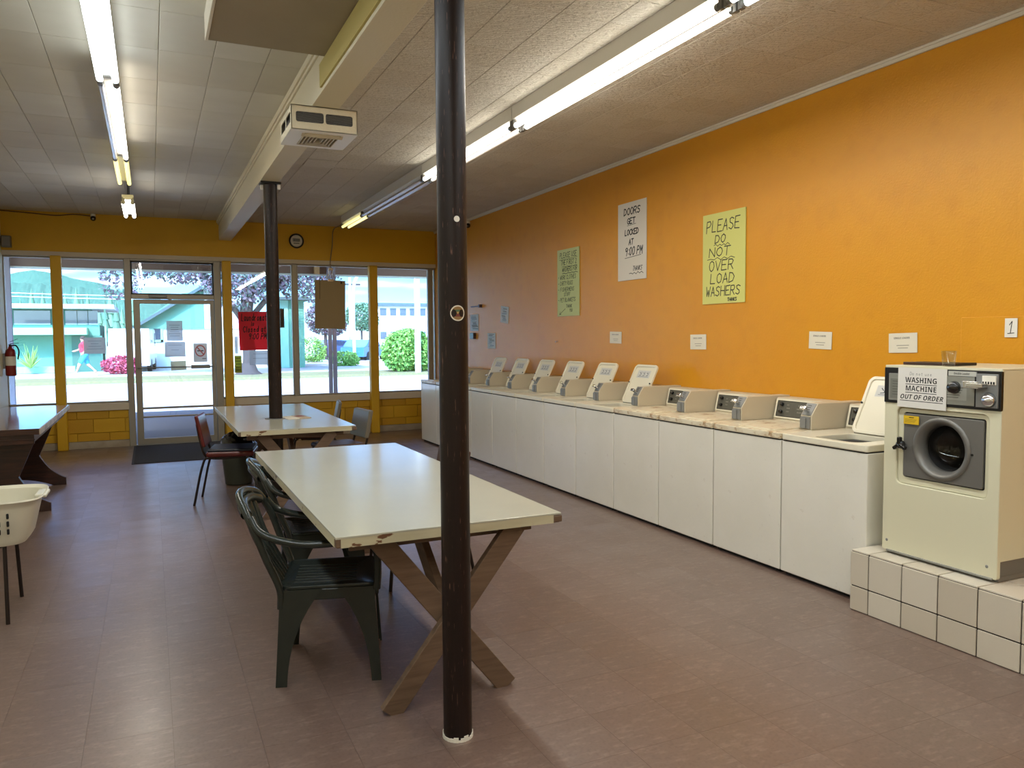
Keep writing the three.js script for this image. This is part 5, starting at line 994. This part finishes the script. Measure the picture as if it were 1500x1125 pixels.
const ground = (px, z) => onZ(px, 500, z).x;          // x of a pixel column at depth z
const up = (px, py, z) => onZ(px, py, z).y;
// foliage: many small leaves scattered over lumps
function leaves(lumps, n, size, seed) {
  const r = rng(seed), pos = [], nor = [];
  const tot = lumps.reduce((s, l) => s + l[3] * l[4] * l[5], 0);
  for (const [cx, cy, cz, rx, ry, rz] of lumps) {
    const m = Math.round(n * rx * ry * rz / tot);
    for (let i = 0; i < m; i++) {
      const u = r() * 2 - 1, a = r() * 6.283, s = Math.sqrt(1 - u * u), k = Math.cbrt(0.25 + 0.75 * r());
      const c = V(cx + Math.cos(a) * s * rx * k, cy + u * ry * k, cz + Math.sin(a) * s * rz * k);
      const d = V(r() - 0.5, r() - 0.5, r() - 0.5).normalize(), e = d.clone().cross(V(r() - 0.5, r() - 0.3, r() - 0.5)).normalize(), f = d.clone().cross(e), w = size * (0.6 + r() * 0.8);
      const A = c.clone().addScaledVector(e, -w), B = c.clone().addScaledVector(f, w * 0.5), C = c.clone().addScaledVector(e, w), D = c.clone().addScaledVector(f, -w * 0.5);
      for (const p of [A, B, C, A, C, D]) { pos.push(p.x, p.y, p.z); nor.push(-d.x, -d.y, -d.z); }
    }
  }
  const g = new THREE.BufferGeometry(); g.setAttribute('position', new THREE.BufferAttribute(new Float32Array(pos), 3)); g.setAttribute('normal', new THREE.BufferAttribute(new Float32Array(nor), 3)); g.setAttribute('uv', new THREE.BufferAttribute(new Float32Array(pos.length / 3 * 2), 2));
  return g;
}
function plant(name, label, category, pos, lumps, n, size, mats, seed, stem, group) {
  const t = thing(name, label, category, pos, 0, group);
  if (stem) mesh('trunk', stem, M.bark, t);
  mats.forEach((m, i) => tag(mesh('foliage', leaves(lumps, Math.round(n / mats.length), size, seed + i * 97), m, t), null, null, null, 'stuff'));
  return t;
}
{
  // purple-leaved tree before the houses
  const z = -36.2, x = ground(363, z);
  plant('plum_tree', 'large purple-leaved tree with thick trunk across the street', 'tree', [x, GY, z],
    [[-2.6, 5.6, 0, 2.6, 1.7, 2], [0, 5.2, 0.3, 2.4, 2.0, 2.2], [2.2, 5.3, 0, 2.0, 2.0, 2], [-5.0, 5.6, 0, 1.6, 1.3, 1.6], [0.8, 6.8, 0, 3, 1.6, 2.4], [3.2, 4.0, 0.4, 0.9, 1.1, 1], [-0.6, 3.6, 0.8, 1.4, 0.8, 1], [-4.9, 4.0, 0.2, 0.9, 0.9, 0.8]], 21000, 0.1, M.plumLeaf, 301,
    [tube([[0, 0, 0], [0.05, 1, 0], [-0.05, 2.2, 0], [0.1, 4, 0]], 0.27, 24, 12), tube([[0, 2, 0], [-0.9, 3.4, 0.1], [-2.4, 5, 0]], 0.12, 20, 8), tube([[0, 2.3, 0], [0.9, 3.4, 0.1], [2.2, 5, 0]], 0.12, 20, 8), lathe([[0.6, 0], [0.4, 0.15], [0.28, 0.5]], 14)]);
}
{
  const z = -35.2, x = (ground(553, z) + ground(640, z)) / 2;
  plant('round_bush', 'big round green bush beside a white pole across the street', 'bush', [x, GY, z], [[0, 1.0, 0, 1.25, 1.0, 1], [-0.5, 0.75, 0.2, 0.8, 0.75, 0.8], [0.55, 0.8, 0.1, 0.85, 0.85, 0.8], [0.1, 1.5, 0, 0.7, 0.5, 0.6]], 9000, 0.085, M.bushLeaf, 401);
  const p = thing('utility_pole', 'thick white pole standing before the round bush', 'pole', [ground(612, -33.8), GY, -33.8]);
  mesh('shaft', moved(new THREE.CylinderGeometry(0.12, 0.14, 9, 20), 0, 4.5, 0), M.concretePole, p); mesh('cross_arm', bx(-0.9, 0.9, 8.2, 8.32, -0.06, 0.06), M.bark, p);
  const q = thing('lamp_post', 'slim curved lamp post beyond the tan board', 'lamp post', [ground(519, -48), GY, -48]);
  mesh('shaft', tube([[0, 0, 0], [0, 4, 0], [0.1, 5.0, 0], [0.45, 5.6, 0]], 0.1, 30, 10), M.concretePole, q); mesh('lamp_arm', tube([[0.45, 5.6, 0], [1.2, 5.9, 0], [2.0, 5.9, 0]], 0.05, 16, 8), M.concretePole, q);
  const q2 = thing('utility_pole', 'thin pale pole far down the side street', 'pole', [ground(514, -60), GY, -60]); mesh('shaft', moved(new THREE.CylinderGeometry(0.1, 0.13, 6.2, 14), 0, 3.1, 0), M.concretePole, q2); mesh('cross_arm', bx(-0.8, 0.8, 5.6, 5.72, -0.06, 0.06), M.bark, q2);
}
for (const [px, z, w, h, mats, seed, label] of [[176, -40, 0.85, 0.8, M.pinkLeaf, 501, 'low pink flowering shrub across the street'], [575 / 3.31 + 320 + 10, -44, 0.9, 0.8, M.bushLeaf, 511, 'small green shrub near the parked cars'], [455, -52, 1.0, 1.6, M.bushLeaf, 521, 'yellow-green shrub behind the teal house']]) plant('garden_shrub', label, 'shrub', [ground(px, z), GY, z], [[0, h * 0.5, 0, w, h * 0.55, w * 0.8], [w * 0.4, h * 0.35, 0.1, w * 0.6, h * 0.4, 0.5]], 1800, 0.07, mats, seed);
for (const [px, z, s, label] of [[477, -58, 1, 'small purple-leaved tree behind the tan board'], [530, -86, 1.3, 'far green tree beside the white building']]) plant('street_tree', label, 'tree', [ground(px, z), GY, z], [[0, 3.0 * s, 0, 1.5 * s, 1.2 * s, 1.3 * s], [0.7 * s, 2.5 * s, 0, 0.9 * s, 0.8 * s, 0.9 * s]], 2600, 0.12 * s, px < 500 ? M.plumLeaf : M.treeLeaf, 601 + px, [moved(new THREE.CylinderGeometry(0.1, 0.15, 2.4 * s, 10), 0, 1.2 * s, 0)]);
// yucca in the planter
{
  const z = -42.2, t = thing('yucca_plant', 'pale green spiky yucca before the low teal building', 'plant', [ground(43, z), GY + 0.2, z]);
  const r = rng(91), g = []; for (let i = 0; i < 46; i++) { const a = r() * 6.283, e = 0.25 + r() * 1.1, L = 0.5 + r() * 0.55; g.push(rod([0, 0.1, 0], [Math.cos(a) * Math.cos(e) * L * 0.7, 0.1 + Math.sin(e) * L * 1.15, Math.sin(a) * Math.cos(e) * L * 0.7], 0.045, 0.004, 4)); }
  tag(mesh('leaves', g, M.yucca, t), null, null, null, 'stuff');
}
// low modern building on the left
{
  const z = -44, xl = ground(0, z) - 4, xr = ground(160, z), t = thing('low_building', 'low teal building with white flat roof and clerestory windows across the street', 'building', [0, GY, z]);
  const yr = up(120, 449, z) - GY, yc = up(120, 476, z) - GY, yb = up(60, 489, z) - GY;
  mesh('wall', bx(xl, xr - 0.4, 0, yc, -5, 0), M.teal, t);
  mesh('upper_wall', bx(xl, xr - 0.8, yc, yr - 0.1, -5, -0.4), M.tealDark, t);
  const rf = mesh('roof_slab', bx(xl - 0.6, xr + 0.3, yr - 0.12, yr + 0.08, -5.6, 0.9, 0.01), M.outWhite, t);
  mesh('lower_canopy', bx(xl, ground(130, z), yb - 0.06, yb + 0.28, -0.1, 1.1, 0.01), M.outTrim, t);
  for (const [a, b] of [[20, 74], [96, 113], [114, 129], [130, 144]]) { const w = mesh('window', bx(ground(a, z), ground(b, z), yc + 0.06, yr - 0.2, -0.42, -0.36), M.darkPane, t); mesh('window_frame', [bx(ground(a, z), ground(b, z), yc + 0.02, yc + 0.08, -0.42, -0.32)], M.outWhite, w); }
  mesh('downpipe', bx(ground(154, z), ground(156.5, z), 0, yr - 0.1, 0.0, 0.08), M.tealLight, t);
  mesh('entrance', bx(ground(105, z), ground(150, z), 0, yb - 0.1, 0.0, 0.05), M.tealDark, t);
  mesh('planter_wall', bx(xl, ground(112, z), 0, 0.32, 0.9, 1.3, 0.01), M.outTrim, t);
}
// white building with gable and the teal house
{
  const z = -47, x0 = ground(172, z), x1 = ground(390, z), t = thing('white_house', 'white rendered house with teal gable and green framed window', 'building', [0, GY, z]);
  const ye = up(205, 481, z) - GY, xa = ground(262, z), xp = ground(300, z), yp = up(300, 436, z) - GY;
  mesh('wall', bx(x0, x1, 0, ye, -6, 0), M.outWhite, t);
  const gab = shapeOf([[ground(196, z), ye - 0.02], [xp, ye - 0.02], [xp, yp + 0.35], [ground(268, z), yp + 0.2]]);
  mesh('gable', extr(gab, 0.1, 0), M.teal, t);
  const rr = mesh('roof', [board([ground(190, z), ye - 0.12, -2.6], [xp, yp + 0.62, -2.6], 6.4, 0.16, [0, 0, 1]), board([ground(398, z), ye - 0.12, -2.6], [xp, yp + 0.62, -2.6], 6.4, 0.16, [0, 0, 1])], M.roof, t);
  const gb2 = shapeOf([[xp, ye - 0.02], [ground(390, z), ye - 0.02], [xp, yp + 0.5]]); mesh('gable_white', extr(gb2, 0.08, 0), M.outWhite, t);
  const wa = ground(222, z), wb = ground(239, z), wy0 = up(230, 501, z) - GY, wy1 = up(230, 473, z) - GY;
  const w = mesh('window', bx(wa + 0.1, wb - 0.1, wy0 + 0.1, wy1 - 0.1, 0.0, 0.04), M.darkPane, t);
  mesh('window_frame', [bx(wa, wb, wy0, wy0 + 0.12, 0, 0.08), bx(wa, wb, wy1 - 0.12, wy1, 0, 0.08), bx(wa, wa + 0.12, wy0, wy1, 0, 0.08), bx(wb - 0.12, wb, wy0, wy1, 0, 0.08)], M.outTrim, w);
  for (const [a, b] of [[290, 296], [301, 307]]) mesh('window', bx(ground(a, z), ground(b, z), up(298, 478, z) - GY, up(298, 452, z) - GY, 0.0, 0.05), M.darkPane, t);
}
{
  const z = -43, x0 = ground(408, z), x1 = ground(446, z), t = thing('teal_house', 'teal clapboard house corner beside the purple tree', 'building', [0, GY, z]);
  const H = up(430, 440, z) - GY;
  mesh('wall', bx(x0, x1, 0, H, -3.2, 0), M.teal, t);
  const sd = []; for (let y = 0.1; y < H; y += 0.14) sd.push(bx(ground(424, z), x1 + 0.01, y, y + 0.11, 0.0, 0.02)); tag(mesh('siding', sd, M.teal, t), null, null, null, 'stuff');
  mesh('corner_board', bx(ground(410, z), ground(423, z), 0, H, 0.0, 0.05), M.tealLight, t);
  mesh('roof', bx(x0 - 0.2, x1 + 0.35, H, H + 0.16, -3.3, 0.5, 0.02), M.roof, t);
  mesh('window', bx(ground(411, z), ground(417, z), up(410, 480, z) - GY, up(410, 452, z) - GY, 0.0, 0.05), M.darkPane, t);
}
// far white block with windows
{
  const z = -95, x0 = ground(548, z), x1 = ground(665, z), H = up(600, 449, z) - GY, t = thing('white_block', 'far white two-storey block with small windows', 'building', [0, GY, z]);
  mesh('wall', bx(x0, x1, 0, H, -10, 0), M.outWhite, t); mesh('roof', bx(x0 - 0.5, x1 + 0.5, H, H + 0.4, -10.5, 0.5), M.roof, t);
  for (let i = 0; i < 7; i++) for (const y of [1.4, 4.3]) { const a = x0 + 0.8 + i * (x1 - x0 - 1.6) / 7; mesh('window', bx(a, a + 0.8, y, y + 0.9, 0, 0.06), M.darkPane, t); }
}
// parked cars
function car(label, x, z, turn, paint, kind, group) {
  const t = thing(kind ? 'parked_van' : 'parked_car', label, kind ? 'van' : 'car', [x, GY - 0.06, z], turn, group);
  const P = kind ? [[-2.4, 0.35], [2.4, 0.35], [2.45, 0.9], [2.1, 1.15], [1.7, 2.0], [1.4, 2.15], [-2.3, 2.15], [-2.45, 1.6]] : [[-2.1, 0.3], [2.1, 0.3], [2.15, 0.75], [1.9, 0.92], [0.95, 1.0], [0.35, 1.45], [-1.0, 1.5], [-1.75, 1.02], [-2.1, 0.95]];
  mesh('body', moved(extr(shapeOf(P), 1.7, 0.04), 0, 0, -0.85), paint, t);
  for (const s of [-1, 1]) mesh('side_window', extr(shapeOf(kind ? [[0.7, 1.25], [1.85, 1.25], [1.55, 1.95], [0.7, 1.95]] : [[-1.45, 1.0], [0.75, 1.0], [0.3, 1.38], [-0.95, 1.42]]), 0.02, 0).translate(0, 0, s > 0 ? 0.87 : -0.91), M.darkPane, t);
  for (const wx of [-1.35, 1.35]) for (const s of [-1, 1]) { const w = rod([wx, 0.33, s * 0.7], [wx, 0.33, s * 0.9], 0.33, 0.33, 22); mesh('wheel', w, M.rubber, t); }
  return t;
}
car('white van parked before the white house', ground(196, -44.2), -44.2, 1.5, M.carWhite, 1);
car('white car parked down the side street', ground(450, -58), -58, 1.2, M.carWhite, 0);
car('dark car parked behind the white car', ground(453, -70), -70, 1.2, M.carDark, 0);
car('blue car parked behind the canopy post', ground(497, -62), -62, 0.4, M.carBlue, 0);
car('blue car parked near the lamp post', ground(534, -56), -56, 0.9, M.carBlue, 0);
// hills with conifers
function ridge(name, label, z, x0, x1, n, hfn, mat, depth) {
  const pos = [], idx = [], uv = [];
  for (let i = 0; i <= n; i++) { const x = x0 + (x1 - x0) * i / n, h = hfn(i / n, x); for (const [k, dz] of [[0, 0], [0.35, depth * 0.25], [0.75, depth * 0.6], [1, depth]]) { pos.push(x, h * k - 1, z - dz); uv.push(x * 0.02, k * 2); } }
  for (let i = 0; i < n; i++) for (let j = 0; j < 3; j++) { const a = i * 4 + j, b = a + 4; idx.push(a, b, a + 1, a + 1, b, b + 1); }
  const g = new THREE.BufferGeometry(); g.setAttribute('position', new THREE.BufferAttribute(new Float32Array(pos), 3)); g.setAttribute('uv', new THREE.BufferAttribute(new Float32Array(uv), 2)); g.setIndex(idx); g.computeVertexNormals();
  const t = thing(name, label, 'hill'); mesh('slope', g, mat, t); return t;
}
{
  const Z = -700, xs = (px) => ground(px, Z), r = rng(17), hill = M.hill, far = M.hill;
  const jag = (x) => 1 + 0.05 * (n1(x * 0.35, 3.3) - 0.5) + 0.03 * (n2(x * 1.1, 1.7) - 0.5);
  ridge('forest_hill', 'blue-green forested hill behind the low teal building', Z, xs(-300), xs(420), 260, (k, x) => { const px = (x - xs(0)) / (xs(100) - xs(0)) * 100; const top = px < 20 ? 408 : px < 190 ? 408 + (px - 20) * 0.06 : 418 + (px - 190) * 0.25; return (up(100, top, Z) + 1) * jag(x); }, hill, 60);
  ridge('far_hill', 'pale far hill above the forested hill', -1100, ground(-300, -1100), ground(160, -1100), 80, (k, x) => { const px = (x - ground(0, -1100)) / (ground(100, -1100) - ground(0, -1100)) * 100; return up(60, 388 + Math.abs(px - 40) * 0.18, -1100) * (1 + 0.02 * n1(x * 0.1, 1)); }, far, 80);
  // conifers on the near slope
  const cone = mergeGeometries([0, 1, 2].map((i) => moved(new THREE.ConeGeometry(1.15 - i * 0.27, 3.4, 7), 0, 2.4 + i * 1.9, 0)));
  for (let i = 0; i < 24; i++) {
    const z = -150 - (i % 4) * 30, px = 8 + i * 8.2, s = 0.85 + r() * 0.5;
    const t = thing('conifer', 'green conifer in the belt of trees behind the low teal building', 'tree', [ground(px, z), GY, z], r() * 6, 'belt of conifers'); t.scale.setScalar(s * (z / -150));
    mesh('crown', cone, M.treeLeaf[i % 2], t); mesh('trunk', moved(new THREE.CylinderGeometry(0.2, 0.25, 1.2, 6), 0, 0.5, 0), M.bark, t);
  }
}
// overhead wires
{
  const t = thing('overhead_wires', 'pair of thin overhead wires across the hillside', 'wire');
  for (const y of [431, 436]) mesh('wire', tube([[ground(-60, -60), up(20, y - 4, -60), -60], [ground(80, -60), up(80, y, -60), -60], [ground(220, -60), up(200, y + 3, -60), -60]], 0.025, 30, 5), M.outWhite, t);
}
// ---------------------------------------------------------------- person walking past
{
  const base = onY(125, 551, GY), t = thing('person', 'person in red top and teal shorts walking along the far pavement', 'person', [base.x, GY, base.z], Math.PI * 0.02);
  // joints: x forward (walking to the left is -x), y up
  const J = { hip: [0, 0.93, 0], chest: [-0.03, 1.28, 0], neck: [-0.03, 1.46, 0], head: [-0.05, 1.6, 0], ls: [-0.02, 1.4, 0.18], rs: [-0.02, 1.4, -0.18], le: [0.1, 1.15, 0.22], re: [-0.16, 1.16, -0.22], lw: [-0.06, 0.98, 0.2], rw: [-0.36, 1.08, -0.18], lh: [0, 0.9, 0.09], rh: [0, 0.9, -0.09], lk: [-0.2, 0.52, 0.1], rk: [0.12, 0.5, -0.1], la: [-0.36, 0.1, 0.1], ra: [0.4, 0.2, -0.1], lt: [-0.52, 0.04, 0.1], rt: [0.36, 0.05, -0.1] };
  const body = [['hip', 'chest', 0.15, 0.16], ['chest', 'neck', 0.15, 0.06], ['neck', 'head', 0.055, 0.095], ['ls', 'le', 0.05, 0.042], ['le', 'lw', 0.04, 0.03], ['rs', 're', 0.05, 0.042], ['re', 'rw', 0.04, 0.03], ['ls', 'rs', 0.06, 0.06], ['lh', 'lk', 0.09, 0.06], ['lk', 'la', 0.058, 0.036], ['la', 'lt', 0.036, 0.03], ['rh', 'rk', 0.09, 0.06], ['rk', 'ra', 0.058, 0.036], ['ra', 'rt', 0.036, 0.03], ['lw', 'lw2', 0.03, 0.022], ['rw', 'rw2', 0.03, 0.022]];
  J.lw2 = [-0.13, 0.92, 0.19]; J.rw2 = [-0.45, 1.07, -0.17];
  const field = (bones, grow) => {
    const N = 72, mc = new MarchingCubes(N, new THREE.MeshBasicMaterial(), false, false, 60000), S = 1.0, c0 = [-0.05, 0.86, 0];
    mc.isolation = 0; const f = mc.field;
    for (let k = 0; k < N; k++) for (let j = 0; j < N; j++) for (let i = 0; i < N; i++) {
      const x = ((i - N / 2) / (N / 2)) * S + c0[0], y = ((j - N / 2) / (N / 2)) * S + c0[1], z = ((k - N / 2) / (N / 2)) * S + c0[2];
      let acc = 0; for (const [a, b, ra, rb] of bones) { const A = J[a], B = J[b], dx = B[0] - A[0], dy = B[1] - A[1], dz = B[2] - A[2], L = dx * dx + dy * dy + dz * dz, h = Math.max(0, Math.min(1, ((x - A[0]) * dx + (y - A[1]) * dy + (z - A[2]) * dz) / L)); const d = Math.hypot(x - A[0] - dx * h, y - A[1] - dy * h, z - A[2] - dz * h) - (ra + (rb - ra) * h) - grow; acc += Math.exp(-d * 45); }
      f[k * N * N + j * N + i] = Math.log(Math.max(acc, 1e-30)) / 45;
    }
    mc.update();
    const g = new THREE.BufferGeometry(), cnt = mc.count, p = mc.positionArray.slice(0, cnt * 3), nn = mc.normalArray.slice(0, cnt * 3);
    for (let i = 0; i < cnt; i++) { p[i * 3] = p[i * 3] * S + c0[0]; p[i * 3 + 1] = p[i * 3 + 1] * S + c0[1]; p[i * 3 + 2] = p[i * 3 + 2] * S + c0[2]; }
    g.setAttribute('position', new THREE.BufferAttribute(p, 3)); g.setAttribute('normal', new THREE.BufferAttribute(nn, 3)); g.setAttribute('uv', new THREE.BufferAttribute(new Float32Array(cnt * 2), 2));
    return g;
  };
  mesh('body', field(body, 0), M.skin, t);
  J.le2 = [0.06, 1.22, 0.21]; J.re2 = [-0.11, 1.23, -0.21]; J.lk2 = [-0.15, 0.62, 0.1]; J.rk2 = [0.09, 0.6, -0.1]; J.wa = [0, 1.0, 0];
  mesh('red_top', field([['wa', 'chest', 0.15, 0.16], ['chest', 'chest', 0.16, 0.16], ['ls', 'le2', 0.06, 0.055], ['rs', 're2', 0.06, 0.055], ['ls', 'rs', 0.065, 0.065]].map((b) => (b[0] === b[1] ? ['chest', 'ls', 0.13, 0.07] : b)), 0.02), M.shirt, t);
  mesh('shorts', field([['lh', 'lk2', 0.095, 0.085], ['rh', 'rk2', 0.095, 0.085], ['hip', 'wa', 0.15, 0.15]], 0.02), M.shorts, t);
  const hair = new THREE.SphereGeometry(0.108, 20, 14, 0, 6.3, 0, 1.9); mesh('hair', moved(hair, -0.035, 1.625, 0), M.hair, t);
  for (const a of ['lt', 'rt']) { const p = J[a]; mesh('shoe', moved(new RoundedBoxGeometry(0.26, 0.09, 0.1, 3, 0.035), p[0] + (a === 'lt' ? 0.06 : 0.0), 0.045, p[2]), M.outWhite, t); }
}
renderer.render(scene, camera);
